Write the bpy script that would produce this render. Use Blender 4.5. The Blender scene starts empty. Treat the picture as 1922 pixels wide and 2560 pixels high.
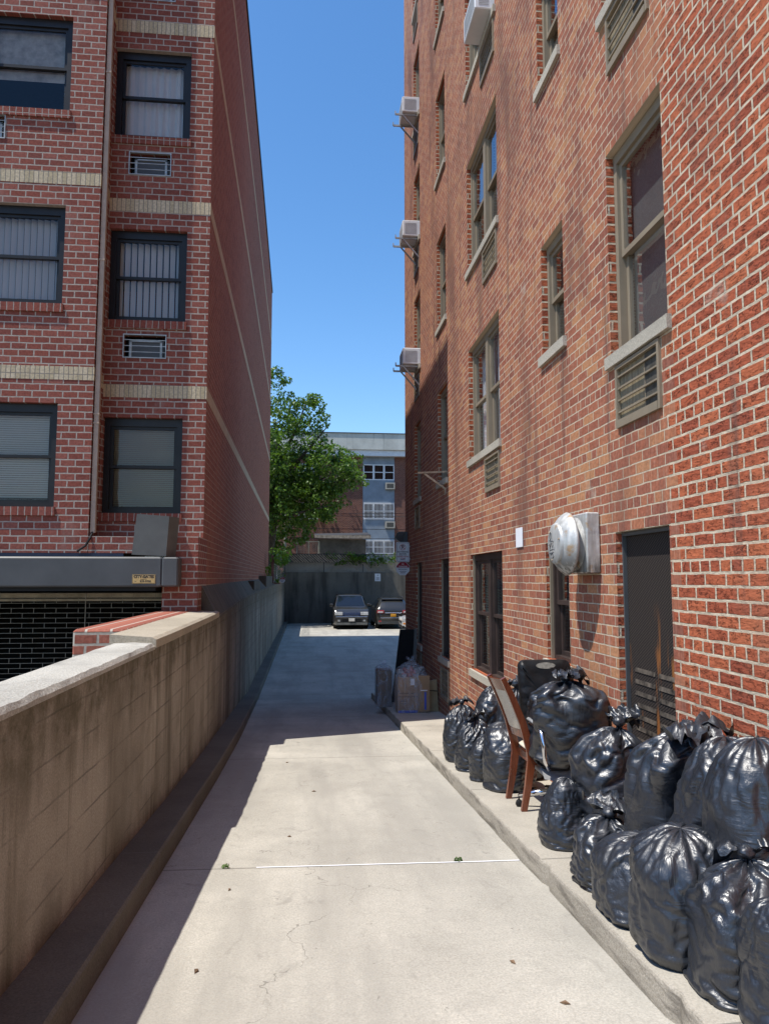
import bpy, math, random
import numpy as np
from mathutils import Vector, Matrix, noise
R = math.radians
PI = math.pi
sc = bpy.context.scene
COL = sc.collection
random.seed(7)

# ------------------------------------------------------------------ helpers
class MB:
    """collects geometry in world coordinates, then links it as ONE mesh object"""
    def __init__(s): s.v = []; s.f = []; s.m = []; s.M = None
    def add(s, vs, fs, m=0):
        o = len(s.v)
        if s.M is not None: vs = [tuple(s.M @ Vector(p)) for p in vs]
        s.v += [tuple(p) for p in vs]; s.f += [tuple(i + o for i in f) for f in fs]; s.m += [m] * len(fs)
    def quad(s, a, b, c, d, m=0): s.add([a, b, c, d], [(0, 1, 2, 3)], m)
    def box(s, x0, x1, y0, y1, z0, z1, m=0):
        v = [(x0,y0,z0),(x1,y0,z0),(x1,y1,z0),(x0,y1,z0),(x0,y0,z1),(x1,y0,z1),(x1,y1,z1),(x0,y1,z1)]
        s.add(v, [(0,3,2,1),(4,5,6,7),(0,1,5,4),(1,2,6,5),(2,3,7,6),(3,0,4,7)], m)
    def hexa(s, v, m=0):
        s.add(v, [(0,3,2,1),(4,5,6,7),(0,1,5,4),(1,2,6,5),(2,3,7,6),(3,0,4,7)], m)
    def cbox(s, x0, x1, y0, y1, z0, z1, c, m=0):
        """box with chamfered edges"""
        P = []
        for z, k in ((z0, c), (z0 + c, 0), (z1 - c, 0), (z1, c)):
            a, b, d, e = x0 + k, x1 - k, y0 + k, y1 - k
            P.append([(a+c,d,z),(b-c,d,z),(b,d+c,z),(b,e-c,z),(b-c,e,z),(a+c,e,z),(a,e-c,z),(a,d+c,z)])
        vs = [p for r in P for p in r]; fs = []
        for i in range(3):
            for j in range(8):
                k = (j + 1) % 8
                fs.append((i*8+j, i*8+k, i*8+8+k, i*8+8+j))
        fs.append(tuple(range(7, -1, -1))); fs.append(tuple(range(24, 32)))
        s.add(vs, fs, m)
    def tube(s, pts, r, n=8, m=0, cap=True):
        pts = [Vector(p) for p in pts]; k = len(pts)
        rs = r if isinstance(r, (list, tuple)) else [r] * k
        vs = []; up = None
        for i, p in enumerate(pts):
            t = (pts[min(i+1, k-1)] - pts[max(i-1, 0)])
            if t.length < 1e-9: t = Vector((0,0,1))
            t.normalize()
            if up is None:
                up = Vector((0,0,1)) if abs(t.z) < .9 else Vector((1,0,0))
            a = up - t * up.dot(t); a.normalize(); up = a
            b = t.cross(a)
            for j in range(n):
                th = 2*PI*j/n
                vs.append(p + (a*math.cos(th) + b*math.sin(th)) * rs[i])
        fs = [(i*n+j, i*n+(j+1)%n, (i+1)*n+(j+1)%n, (i+1)*n+j) for i in range(k-1) for j in range(n)]
        if cap: fs += [tuple(range(n-1, -1, -1)), tuple(range((k-1)*n, k*n))]
        s.add(vs, fs, m)
    def bar(s, a, b, w, h, m=0, side=None):
        a = Vector(a); b = Vector(b); t = (b-a).normalized()
        sd = Vector(side) if side else (Vector((0,0,1)) if abs(t.z) < .9 else Vector((1,0,0)))
        q = (sd - t*sd.dot(t)).normalized(); p = t.cross(q)
        v = []
        for e in (a, b):
            v += [e - p*w/2 - q*h/2, e + p*w/2 - q*h/2, e + p*w/2 + q*h/2, e - p*w/2 + q*h/2]
        s.hexa(v, m)
    def lathe(s, prof, o, ax, n=32, m=0):
        """prof: (distance along axis, radius)"""
        o = Vector(o); t = Vector(ax).normalized()
        a = (Vector((0,0,1)) if abs(t.z) < .9 else Vector((1,0,0))); a = (a - t*a.dot(t)).normalized(); b = t.cross(a)
        vs = []
        for d, r in prof:
            for j in range(n):
                th = 2*PI*j/n
                vs.append(o + t*d + (a*math.cos(th) + b*math.sin(th))*r)
        k = len(prof)
        fs = [(i*n+j, i*n+(j+1)%n, (i+1)*n+(j+1)%n, (i+1)*n+j) for i in range(k-1) for j in range(n)]
        s.add(vs, fs, m)
    def prism(s, poly, y0, y1, m=0):
        """polygon in x,z extruded along y"""
        n = len(poly)
        vs = [(x, y0, z) for x, z in poly] + [(x, y1, z) for x, z in poly]
        fs = [tuple(range(n)), tuple(range(2*n-1, n-1, -1))] + [(i, n+i, n+(i+1)%n, (i+1)%n) for i in range(n)]
        s.add(vs, fs, m)
    def grid(s, P, m=0, wrap=False):
        nr = len(P); nc = len(P[0])
        vs = [p for r in P for p in r]
        fs = []
        for i in range(nr-1):
            for j in range(nc if wrap else nc-1):
                k = (j+1) % nc
                fs.append((i*nc+j, i*nc+k, (i+1)*nc+k, (i+1)*nc+j))
        s.add(vs, fs, m)
    def build(s, name, mats, parent=None, smooth=False, base=None, angle=None):
        me = bpy.data.meshes.new(name)
        me.from_pydata(s.v, [], s.f); 
        if not isinstance(mats, (list, tuple)): mats = [mats]
        for q in mats: me.materials.append(q)
        me.polygons.foreach_set('material_index', s.m)
        me.polygons.foreach_set('use_smooth', [bool(smooth)] * len(s.f))
        me.update()
        if smooth and angle:
            try: me.set_sharp_from_angle(angle=R(angle))
            except Exception: pass
        o = bpy.data.objects.new(name, me); COL.objects.link(o)
        if parent is not None:
            o.parent = parent
            o.matrix_parent_inverse = W(parent).inverted()
        return o
def W(o):
    m = o.matrix_basis.copy()
    if o.parent is not None: m = W(o.parent) @ o.matrix_parent_inverse @ m
    return m
def tag(o, label=None, cat=None, group=None, kind=None):
    if label: o['label'] = label
    if cat: o['category'] = cat
    if group: o['group'] = group
    if kind: o['kind'] = kind
    return o
def empty(name, loc, label=None, cat=None, group=None):
    o = bpy.data.objects.new(name, None); COL.objects.link(o); o.location = loc
    o.empty_display_size = .2
    return tag(o, label, cat, group)
def text(s, name, size, loc, mat, parent, rot=(PI/2, 0, 0), align='CENTER', bold=0, sx=1.0):
    cu = bpy.data.curves.new(name, 'FONT'); cu.body = s; cu.size = size; cu.align_x = align; cu.align_y = 'CENTER'
    cu.offset = bold; cu.resolution_u = 2
    t = bpy.data.objects.new(name, cu); COL.objects.link(t)
    dg = bpy.context.evaluated_depsgraph_get(); dg.update()
    me = bpy.data.meshes.new_from_object(t.evaluated_get(dg))
    bpy.data.objects.remove(t); me.name = name
    o = bpy.data.objects.new(name, me); COL.objects.link(o); me.materials.clear(); me.materials.append(mat)
    M = Matrix.Translation(loc) @ Matrix.Rotation(rot[2], 4, 'Z') @ Matrix.Rotation(rot[0], 4, 'X') @ Matrix.Diagonal((sx, 1, 1, 1))
    me.transform(M)
    if parent is not None:
        o.parent = parent; o.matrix_parent_inverse = W(parent).inverted()
    return o

# ------------------------------------------------------------------ node materials
class NT:
    def __init__(s, name):
        s.mat = bpy.data.materials.new(name); s.mat.use_nodes = True
        s.t = s.mat.node_tree; s.t.nodes.clear()
        s.out = s.n('ShaderNodeOutputMaterial')
    def n(s, typ, **kw):
        nd = s.t.nodes.new(typ)
        for k, v in kw.items():
            if k.startswith('i_'): continue
            setattr(nd, k, v)
        return nd
    def set(s, nd, key, v):
        inp = nd.inputs[key]
        if isinstance(v, bpy.types.NodeSocket): s.t.links.new(v, inp)
        else:
            if inp.type == 'RGBA' and len(v) == 3: v = (*v, 1)
            inp.default_value = v
    def math(s, op, a, b=None, c=None, clamp=False):
        nd = s.n('ShaderNodeMath', operation=op, use_clamp=clamp)
        s.set(nd, 0, a)
        if b is not None: s.set(nd, 1, b)
        if c is not None: s.set(nd, 2, c)
        return nd.outputs[0]
    def noise(s, vec, scale, detail=4, rough=.55, dist=0):
        nd = s.n('ShaderNodeTexNoise')
        s.set(nd, 'Vector', vec); s.set(nd, 'Scale', scale); s.set(nd, 'Detail', detail); s.set(nd, 'Roughness', rough); s.set(nd, 'Distortion', dist)
        return nd.outputs['Fac']
    def ramp(s, fac, stops):
        nd = s.n('ShaderNodeValToRGB'); el = nd.color_ramp.elements
        while len(el) > 2: el.remove(el[-1])
        for i, (p, c) in enumerate(stops):
            e = el[i] if i < 2 else el.new(p)
            e.position = p; e.color = (*c, 1) if len(c) == 3 else c
        s.set(nd, 0, fac); return nd.outputs[0]
    def mr(s, v, a, b, c=0., d=1.):
        nd = s.n('ShaderNodeMapRange'); s.set(nd, 0, v); s.set(nd, 1, a); s.set(nd, 2, b); s.set(nd, 3, c); s.set(nd, 4, d)
        return nd.outputs[0]
    def mix(s, fac, a, b, mode='MIX'):
        nd = s.n('ShaderNodeMix', data_type='RGBA', blend_type=mode)
        s.set(nd, 0, fac); s.set(nd, 6, a); s.set(nd, 7, b); return nd.outputs[2]
    def coord(s): return s.n('ShaderNodeTexCoord').outputs['Object']
    def sep(s, v):
        nd = s.n('ShaderNodeSeparateXYZ'); s.set(nd, 0, v); return nd.outputs
    def comb(s, x, y, z):
        nd = s.n('ShaderNodeCombineXYZ'); s.set(nd, 0, x); s.set(nd, 1, y); s.set(nd, 2, z); return nd.outputs[0]
    def vscale(s, v, sc_):
        nd = s.n('ShaderNodeVectorMath', operation='MULTIPLY'); s.set(nd, 0, v); nd.inputs[1].default_value = sc_; return nd.outputs[0]
    def uv(s):
        """wall coordinates: along the wall, up"""
        x, y, z = s.sep(s.coord())
        nx = s.math('ABSOLUTE', s.sep(s.n('ShaderNodeNewGeometry').outputs['True Normal'])[0])
        f = s.math('GREATER_THAN', nx, .6)
        u = s.math('ADD', s.math('MULTIPLY', y, f), s.math('MULTIPLY', x, s.math('SUBTRACT', 1.0, f)))
        return u, z
    def bump(s, h, strength=.5, dist=.01, prev=None):
        nd = s.n('ShaderNodeBump'); s.set(nd, 'Height', h); s.set(nd, 'Strength', strength); s.set(nd, 'Distance', dist)
        if prev is not None: s.set(nd, 'Normal', prev)
        return nd.outputs[0]
    def bsdf(s, color, rough=.8, normal=None, metal=0., spec=.3, **kw):
        nd = s.n('ShaderNodeBsdfPrincipled')
        s.set(nd, 'Base Color', color); s.set(nd, 'Roughness', rough); s.set(nd, 'Metallic', metal); s.set(nd, 'Specular IOR Level', spec)
        if normal is not None: s.set(nd, 'Normal', normal)
        for k, v in kw.items(): s.set(nd, k.replace('_', ' '), v)
        s.t.links.new(nd.outputs[0], s.out.inputs[0]); return s.mat

def plain(name, c, rough=.7, metal=0., spec=.3, var=.12, scale=6., bump=0., **kw):
    t = NT(name); p = t.coord()
    n = t.noise(p, scale, 5, .6)
    dark = tuple(x*(1-var*1.6) for x in c); lite = tuple(min(1, x*(1+var)) for x in c)
    col = t.ramp(n, [(.3, dark), (.7, lite)])
    nm = t.bump(t.noise(p, scale*14, 3), .4, bump) if bump else None
    return t.bsdf(col, rough, nm, metal, spec, **kw)

def brick_mat(name, stops, mortar, bw, bh, ms, u_off=0., v_off=0., header=False, rug=None, patch=.35, bump=.5, streak=.25, grime=None, offset=.5):
    t = NT(name)
    u, v = t.uv()
    # slight waviness so that the joints are not ruled lines
    p0 = t.comb(u, v, 0.)
    w1 = t.math('MULTIPLY', t.math('SUBTRACT', t.noise(p0, 9., 3), .5), .016)
    w2 = t.math('MULTIPLY', t.math('SUBTRACT', t.noise(t.vscale(p0, (1,1.3,1)), 7.3, 3), .5), .014)
    ub = t.math('ADD', t.math('ADD', u, u_off + bw*200), w1); vb = t.math('ADD', t.math('ADD', v, v_off + bh*6*40), w2)
    bt = t.n('ShaderNodeTexBrick')
    bt.offset = offset; bt.offset_frequency = 2
    if header: bt.squash = .5; bt.squash_frequency = 6
    else: bt.squash = 1.0
    t.set(bt, 'Vector', t.comb(ub, vb, 0.)); t.set(bt, 'Color1', (0,0,0)); t.set(bt, 'Color2', (1,1,1)); t.set(bt, 'Mortar', (.5,.5,.5))
    t.set(bt, 'Scale', 1.); t.set(bt, 'Mortar Size', ms if rug is None else t.math('ADD', ms, t.math('MULTIPLY', t.math('LESS_THAN', u, rug[0]), .0035))); t.set(bt, 'Mortar Smooth', .25); t.set(bt, 'Bias', 0.); t.set(bt, 'Brick Width', bw); t.set(bt, 'Row Height', bh)
    rnd = t.sep(bt.outputs['Color'])[0]; fac = bt.outputs['Fac']
    big = t.noise(p0, .55, 3)
    sel = t.math('ADD', rnd, t.math('MULTIPLY', t.math('SUBTRACT', big, .5), patch*2.2), clamp=True)
    col = t.ramp(sel, stops)
    # wire-cut streaks and mottling inside a brick
    st = t.noise(t.vscale(p0, (60, 5, 1)), 1., 3)
    col = t.mix(t.math('MULTIPLY', t.mr(st, .45, .75), streak), col, t.mix(.5, col, (.55,.36,.26)))
    mo = t.noise(p0, 34., 4)
    col = t.mix(.55, col, t.ramp(mo, [(.3, (.55,.55,.55)), (.7, (1.35,1.3,1.3))]), 'MULTIPLY')
    h = t.math('MULTIPLY', mo, .25)
    if rug is not None:
        # split-face "rug" brick nearest the camera: horizontal tears across each brick
        row = t.math('MODULO', t.math('FLOOR', t.math('DIVIDE', vb, bh)), 2.)
        msk = t.math('LESS_THAN', t.math('ADD', u, t.math('MULTIPLY', row, .11)), rug[0])
        col = t.mix(msk, col, t.mix(.65, t.ramp(rnd, rug[1]), t.mix(1., t.ramp(rnd, rug[1]), t.ramp(mo, [(.3, (.7,.7,.7)), (.7, (1.2,1.2,1.2))]), 'MULTIPLY')))
        off = t.comb(t.math('MULTIPLY', rnd, 13.), t.math('MULTIPLY', rnd, 7.), 0.)
        vec = t.n('ShaderNodeVectorMath', operation='ADD'); t.set(vec, 0, t.vscale(p0, (9., 27., 1.))); t.set(vec, 1, off)
        cn = t.noise(vec.outputs[0], 1., 6, .62)
        ln = t.math('SUBTRACT', 1., t.mr(t.math('ABSOLUTE', t.math('SUBTRACT', cn, .5)), .004, .022), clamp=True)
        gate = t.mr(t.noise(p0, 16., 2), .44, .56)
        ln = t.math('MULTIPLY', t.math('MULTIPLY', ln, msk), t.math('MULTIPLY', gate, t.math('SUBTRACT', 1., fac)))
        col = t.mix(t.math('MULTIPLY', ln, .75), col, (.07,.022,.018))
        h = t.math('SUBTRACT', h, t.math('MULTIPLY', ln, .7))
        h = t.math('ADD', h, t.math('MULTIPLY', t.math('MULTIPLY', cn, msk), .9))
    mcol = t.ramp(t.noise(p0, 22., 4), [(.3, tuple(x*.72 for x in mortar)), (.7, mortar)])
    wide = fac
    col = t.mix(wide, col, mcol)
    if grime:
        for (fq, lo, hi, gc, amt) in grime:
            col = t.mix(t.math('MULTIPLY', t.mr(t.noise(t.vscale(p0, (fq[0], fq[1], 1)), 1., 5, .6), lo, hi), amt), col, gc)
    h = t.math('SUBTRACT', h, t.math('MULTIPLY', fac, 1.0))
    return t.bsdf(col, .88, t.bump(h, bump, .013), 0, .15)

def concrete(name, base, joints=None, rough=.9, speck=.5, dark=(.16,.15,.13), streaks=None, blocks=None, bump=.3, crack=True, stain=.5, moss=None, wear=False):
    t = NT(name); p = t.coord(); x, y, z = t.sep(p)
    b = Vector(base)
    col = t.ramp(t.noise(p, .9, 5, .6), [(.3, tuple(b*.78)), (.7, tuple(b*1.12))])
    col = t.mix(speck, col, t.ramp(t.noise(p, 95., 3, .7), [(.3, (.62,.62,.6)), (.68, (1.3,1.3,1.28))]), 'MULTIPLY')
    col = t.mix(t.math('MULTIPLY', t.mr(t.noise(p, 2.3, 6, .65, .6), .52, .72), stain), col, tuple(b*.62))
    if wear:
        wv = t.noise(t.vscale(p, (1.7, .22, 1.)), 1., 4, .6)
        col = t.mix(t.math('MULTIPLY', t.mr(wv, .46, .62), .7), col, tuple(b*.70))
        col = t.mix(t.math('MULTIPLY', t.mr(t.noise(t.vscale(p, (5., 3., 1.)), 1., 6, .7, 1.), .58, .68), .5), col, tuple(b*.58))
        col = t.mix(t.math('MULTIPLY', t.mr(t.noise(t.vscale(p, (9., 7., 1.)), 1., 5, .7, .4), .66, .70), .6), col, tuple(b*.45))
    # small dark pits and spots
    vo = t.n('ShaderNodeTexVoronoi'); t.set(vo, 'Vector', p); t.set(vo, 'Scale', 5.5)
    sp = t.math('LESS_THAN', vo.outputs['Distance'], t.math('MULTIPLY', t.noise(p, 3., 2), .07))
    col = t.mix(t.math('MULTIPLY', sp, .6), col, dark)
    h = t.noise(p, 60., 4, .7)
    if crack:
        pw = t.n('ShaderNodeVectorMath', operation='ADD'); t.set(pw, 0, p)
        nn = t.n('ShaderNodeTexNoise'); t.set(nn, 'Vector', p); t.set(nn, 'Scale', 2.1); t.set(nn, 'Detail', 6.)
        sc2 = t.n('ShaderNodeVectorMath', operation='SCALE'); t.set(sc2, 0, nn.outputs['Color']); sc2.inputs['Scale'].default_value = .9
        t.set(pw, 1, sc2.outputs[0])
        ve = t.n('ShaderNodeTexVoronoi', feature='DISTANCE_TO_EDGE'); t.set(ve, 'Vector', pw.outputs[0]); t.set(ve, 'Scale', .42)
        ck = t.math('LESS_THAN', ve.outputs['Distance'], .0012)
        ck = t.math('MULTIPLY', ck, t.mr(t.noise(p, .8, 2), .52, .56))
        col = t.mix(t.math('MULTIPLY', ck, .6), col, dark); h = t.math('SUBTRACT', h, t.math('MULTIPLY', ck, .5))
    if joints:
        js = None
        for j, sl in joints:
            d = t.math('ABSOLUTE', t.math('SUBTRACT', y, t.math('ADD', t.math('MULTIPLY', x, sl), j)))
            l = t.math('LESS_THAN', d, t.math('ADD', .006, t.math('MULTIPLY', t.noise(p, 7., 2), .006)))
            js = l if js is None else t.math('MAXIMUM', js, l)
        col = t.mix(t.math('MULTIPLY', js, .75), col, dark); h = t.math('SUBTRACT', h, js)
    if blocks:
        bt = t.n('ShaderNodeTexBrick'); t.set(bt, 'Vector', t.comb(t.math('ADD', y, t.math('MULTIPLY', t.noise(p, 4., 3), .01)), t.math('ADD', z, t.math('MULTIPLY', t.noise(p, 5., 3), .02)), 0.))
        t.set(bt, 'Scale', 1.); t.set(bt, 'Mortar Size', .006); t.set(bt, 'Mortar Smooth', .3); t.set(bt, 'Brick Width', blocks[0]); t.set(bt, 'Row Height', blocks[1])
        f = t.math('MULTIPLY', bt.outputs['Fac'], t.mr(t.noise(p, 1.7, 3), .4, .55))
        col = t.mix(t.math('MULTIPLY', f, .6), col, dark); h = t.math('SUBTRACT', h, f)
    if streaks:
        for (fq, lo, hi, sc_, amt) in streaks:
            s1 = t.noise(t.vscale(p, fq), 1., 5, .6)
            col = t.mix(t.math('MULTIPLY', t.mr(s1, lo, hi), amt), col, sc_)
    if moss:
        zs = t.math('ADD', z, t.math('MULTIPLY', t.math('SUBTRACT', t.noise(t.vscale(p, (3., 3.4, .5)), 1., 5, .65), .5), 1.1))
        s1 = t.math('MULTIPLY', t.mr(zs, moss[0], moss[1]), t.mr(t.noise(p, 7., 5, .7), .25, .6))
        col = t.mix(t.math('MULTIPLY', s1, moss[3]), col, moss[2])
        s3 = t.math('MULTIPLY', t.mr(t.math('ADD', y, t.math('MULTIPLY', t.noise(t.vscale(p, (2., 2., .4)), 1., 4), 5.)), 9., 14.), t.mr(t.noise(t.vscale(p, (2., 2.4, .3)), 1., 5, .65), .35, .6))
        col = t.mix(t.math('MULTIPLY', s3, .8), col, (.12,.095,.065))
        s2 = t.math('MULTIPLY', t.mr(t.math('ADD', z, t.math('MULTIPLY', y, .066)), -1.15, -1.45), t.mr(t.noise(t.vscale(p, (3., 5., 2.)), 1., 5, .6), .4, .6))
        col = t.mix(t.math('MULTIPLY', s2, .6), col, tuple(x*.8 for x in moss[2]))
    return t.bsdf(col, rough, t.bump(h, bump, .01), 0, .2)

M = {}
BH, BW = .0772, .2135
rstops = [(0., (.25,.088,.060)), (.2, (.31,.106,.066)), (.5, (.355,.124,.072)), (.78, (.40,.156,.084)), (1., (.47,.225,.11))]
M['brick_r'] = brick_mat('right_brick', rstops, (.66,.55,.41), BW, BH, .0059, 0, -.0314, True,
    rug=(4.44, [(0., (.32,.082,.046)), (.5, (.42,.110,.054)), (1., (.48,.142,.066))]), patch=.45, bump=1., streak=.6,
    grime=[((1.1, .28), .52, .66, (.16,.082,.064), .7), ((.5, .4), .55, .7, (.42,.20,.11), .45), ((5., .35), .56, .7, (.13,.08,.066), .6), ((2.2, 2.), .66, .74, (.60,.52,.42), .45), ((4., 1.2), .64, .76, (.62,.52,.44), .3)])
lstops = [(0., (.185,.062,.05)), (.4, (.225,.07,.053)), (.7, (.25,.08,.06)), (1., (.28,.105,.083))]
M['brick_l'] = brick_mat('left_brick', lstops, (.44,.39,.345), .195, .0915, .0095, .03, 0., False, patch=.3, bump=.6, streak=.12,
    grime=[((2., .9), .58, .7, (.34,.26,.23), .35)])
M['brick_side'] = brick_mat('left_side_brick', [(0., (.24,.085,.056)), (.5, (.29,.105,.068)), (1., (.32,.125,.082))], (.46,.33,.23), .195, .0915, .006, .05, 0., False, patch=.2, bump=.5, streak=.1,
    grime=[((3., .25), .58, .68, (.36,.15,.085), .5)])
M['brick_b'] = brick_mat('rear_brick', [(0., (.12,.04,.028)), (.5, (.165,.055,.037)), (1., (.21,.075,.05))], (.28,.22,.18), .215, .078, .008, 0, 0, False, patch=.3, bump=.5)
M['soldier'] = brick_mat('cream_soldier_brick', [(0., (.44,.38,.25)), (.5, (.52,.45,.31)), (1., (.57,.5,.36))], (.24,.22,.2), .0612, .4, .0055, 0, .1, False, patch=.2, bump=.4, streak=.1, offset=0.)
M['soldier_red'] = brick_mat('red_soldier_brick', lstops, (.40,.36,.32), .085, .4, .0065, 0, .1, False, patch=.2, bump=.5, streak=.1, offset=0.)
M['rowlock'] = brick_mat('low_wall_brick', [(0., (.26,.085,.06)), (.6, (.36,.13,.09)), (1., (.40,.16,.115))], (.5,.45,.38), .205, .092, .012, 0, 0, False, patch=.3, bump=.6)
jn = [(5.08, -.035), (9.25, -.03), (13.5, -.03), (17.8, -.02), (22.2, 0.), (27., 0.), (32., 0.), (36.9, 0.), (41., 0.)]
M['drive'] = concrete('driveway_concrete', (.455,.43,.378), jn, speck=.6, stain=.35, wear=True)
M['walk'] = concrete('walkway_concrete', (.45,.415,.352), [(2.6, .05), (4.6, .02), (6.6, .03), (8.8, 0), (11., 0), (13.2, 0)], speck=.5, stain=.4)
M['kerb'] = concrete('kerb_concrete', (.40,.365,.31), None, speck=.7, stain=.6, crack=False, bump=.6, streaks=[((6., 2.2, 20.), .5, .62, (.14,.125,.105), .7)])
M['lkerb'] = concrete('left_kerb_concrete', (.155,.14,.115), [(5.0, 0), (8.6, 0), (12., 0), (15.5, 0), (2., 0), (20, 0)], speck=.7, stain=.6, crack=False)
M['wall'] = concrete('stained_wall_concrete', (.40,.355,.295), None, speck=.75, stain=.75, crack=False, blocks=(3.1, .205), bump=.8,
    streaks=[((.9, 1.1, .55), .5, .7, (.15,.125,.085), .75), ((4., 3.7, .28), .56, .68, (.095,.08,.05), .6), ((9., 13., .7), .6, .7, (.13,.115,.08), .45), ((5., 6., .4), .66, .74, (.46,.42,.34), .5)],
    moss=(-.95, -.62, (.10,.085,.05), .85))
M['coping'] = concrete('coping_concrete', (.50,.485,.44), None, speck=.9, stain=.9, bump=.9)
M['slab2'] = concrete('coping_slab_concrete', (.42,.37,.29), None, speck=.7, stain=.3, bump=.5, crack=False)
M['wedge'] = concrete('sloped_cap_concrete', (.12,.105,.085), None, speck=.5, stain=.6, crack=False, streaks=[((3., 5., 1.), .5, .62, (.06,.055,.045), .6)])
M['rear_wall'] = concrete('rear_wall_concrete', (.15,.14,.12), None, speck=.4, stain=.5, crack=False, streaks=[((1.6, 3., .22), .46, .62, (.05,.045,.04), .8), ((3.5, 3., .4), .64, .72, (.36,.33,.28), .4)], blocks=None)
M['ground'] = concrete('ground_dirt', (.20,.18,.15), None, speck=.5, crack=False)
M['bank'] = concrete('rough_bank', (.34,.32,.28), None, speck=.8, stain=.8, crack=False, bump=1.)
M['sill'] = concrete('sill_stone', (.47,.43,.36), None, speck=.8, stain=.3, crack=False)
M['fascia'] = concrete('fascia_concrete', (.55,.54,.48), None, speck=.2, stain=.2, crack=False, streaks=[((2.6, 2., .12), .56, .64, (.2,.2,.18), .5)])
M['stucco'] = plain('blue_grey_stucco', (.235,.275,.32), .9, var=.12, scale=1.6, bump=.01)
M['louvre'] = plain('dull_louvre_metal', (.10,.082,.065), .7, var=.6, scale=16)
M['taupe'] = plain('taupe_window_paint', (.27,.222,.16), .5, var=.08, scale=3)
M['bronze'] = plain('dark_bronze_frame', (.018,.017,.018), .4, var=.2, scale=4)
M['brown'] = plain('brown_frame_paint', (.055,.038,.033), .5, var=.2, scale=4)
M['white_paint'] = plain('white_paint', (.70,.71,.72), .5, var=.06)
M['white_metal'] = plain('white_enamel', (.74,.76,.78), .35, var=.04)
M['grey_steel'] = plain('grey_painted_steel', (.085,.09,.095), .42, var=.1, scale=2.5)
M['grey_steel2'] = plain('light_grey_painted_steel', (.125,.13,.125), .45, var=.12, scale=3)
M['downpipe'] = plain('tan_downpipe_paint', (.42,.33,.26), .55, var=.1)
M['black'] = plain('black_rubber', (.012,.012,.013), .6)
M['blackpanel'] = plain('black_panel_fabric', (.008,.008,.009), .8)
M['rod'] = plain('gate_rod_steel', (.26,.25,.215), .5, metal=.3)
M['band'] = plain('tan_side_band', (.50,.40,.27), .85, var=.1, scale=4)
M['cream'] = plain('cream_panel', (.40,.36,.27), .6, var=.2)
M['blue_tarp'] = plain('dark_blue_flashing', (.018,.028,.06), .45)
M['galv'] = plain('galvanised_bracket', (.45,.45,.43), .45, metal=.4, var=.2)
M['rusty'] = plain('rusty_bracket', (.47,.36,.25), .7, var=.35, scale=14)
M['ac_grey'] = plain('grey_louvre', (.36,.37,.38), .5)
M['ac_in'] = plain('air_conditioner_core', (.085,.08,.068), .6, var=.3, scale=20)
M['pole'] = plain('pale_pole_paint', (.33,.33,.27), .7, var=.25, scale=3)
M['bark'] = plain('tree_bark', (.09,.07,.052), .95, var=.4, scale=10, bump=.03)
M['cable'] = plain('black_cable', (.015,.015,.016), .6)
M['shedroof'] = plain('shed_roof_felt', (.05,.05,.055), .9)
M['shedwall'] = plain('shed_plaster', (.15,.125,.10), .9, var=.3, scale=1.2)
M['ink_black'] = plain('black_ink', (.02,.022,.03), .6)
M['ink_blue'] = plain('dark_blue_ink', (.03,.05,.14), .6)
M['ink_red'] = plain('red_ink', (.34,.02,.035), .6)
M['sign_white'] = plain('sign_white', (.66,.70,.74), .4, var=.04)
M['plate_o'] = plain('orange_plate', (.72,.33,.03), .5)
M['plate_w'] = plain('white_plate', (.62,.60,.55), .5)
M['sticker'] = plain('tan_sticker', (.56,.40,.17), .5, var=.1, scale=20)
M['card'] = plain('cardboard', (.36,.235,.135), .85, var=.12, scale=3)
M['card_d'] = plain('dark_cardboard', (.20,.13,.08), .85, var=.15, scale=3)
M['card_l'] = plain('light_cardboard_edge', (.42,.30,.16), .85)
M['tape'] = plain('blue_packing_tape', (.05,.11,.50), .35)
M['paper'] = plain('white_paper', (.80,.81,.84), .8, var=.03)
M['rubbish_red'] = plain('red_wrapper', (.42,.14,.11), .6, var=.6, scale=18)
M['rubbish_mix'] = plain('pale_wrapper', (.36,.36,.33), .6, var=.8, scale=22)
M['chrome'] = plain('chrome', (.72,.73,.76), .14, metal=1., var=.04)
M['leather'] = plain('black_leatherette', (.014,.014,.015), .42, var=.3, scale=8, bump=.004)
M['peel'] = plain('peeled_grey_backing', (.36,.33,.27), .8, var=.3, scale=24)
M['seatgrey'] = plain('worn_grey_shell', (.33,.33,.33), .5, var=.2)
M['rust_post'] = plain('rusty_fence_post', (.22,.12,.10), .8, var=.3)
M['slat'] = plain('weathered_fence_slat', (.36,.30,.24), .85, var=.3)
M['poster_dark'] = plain('dark_void', (.004,.004,.004), 1.)
M['floor_in'] = plain('indoor_dark', (.02,.02,.02), .9)

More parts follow.
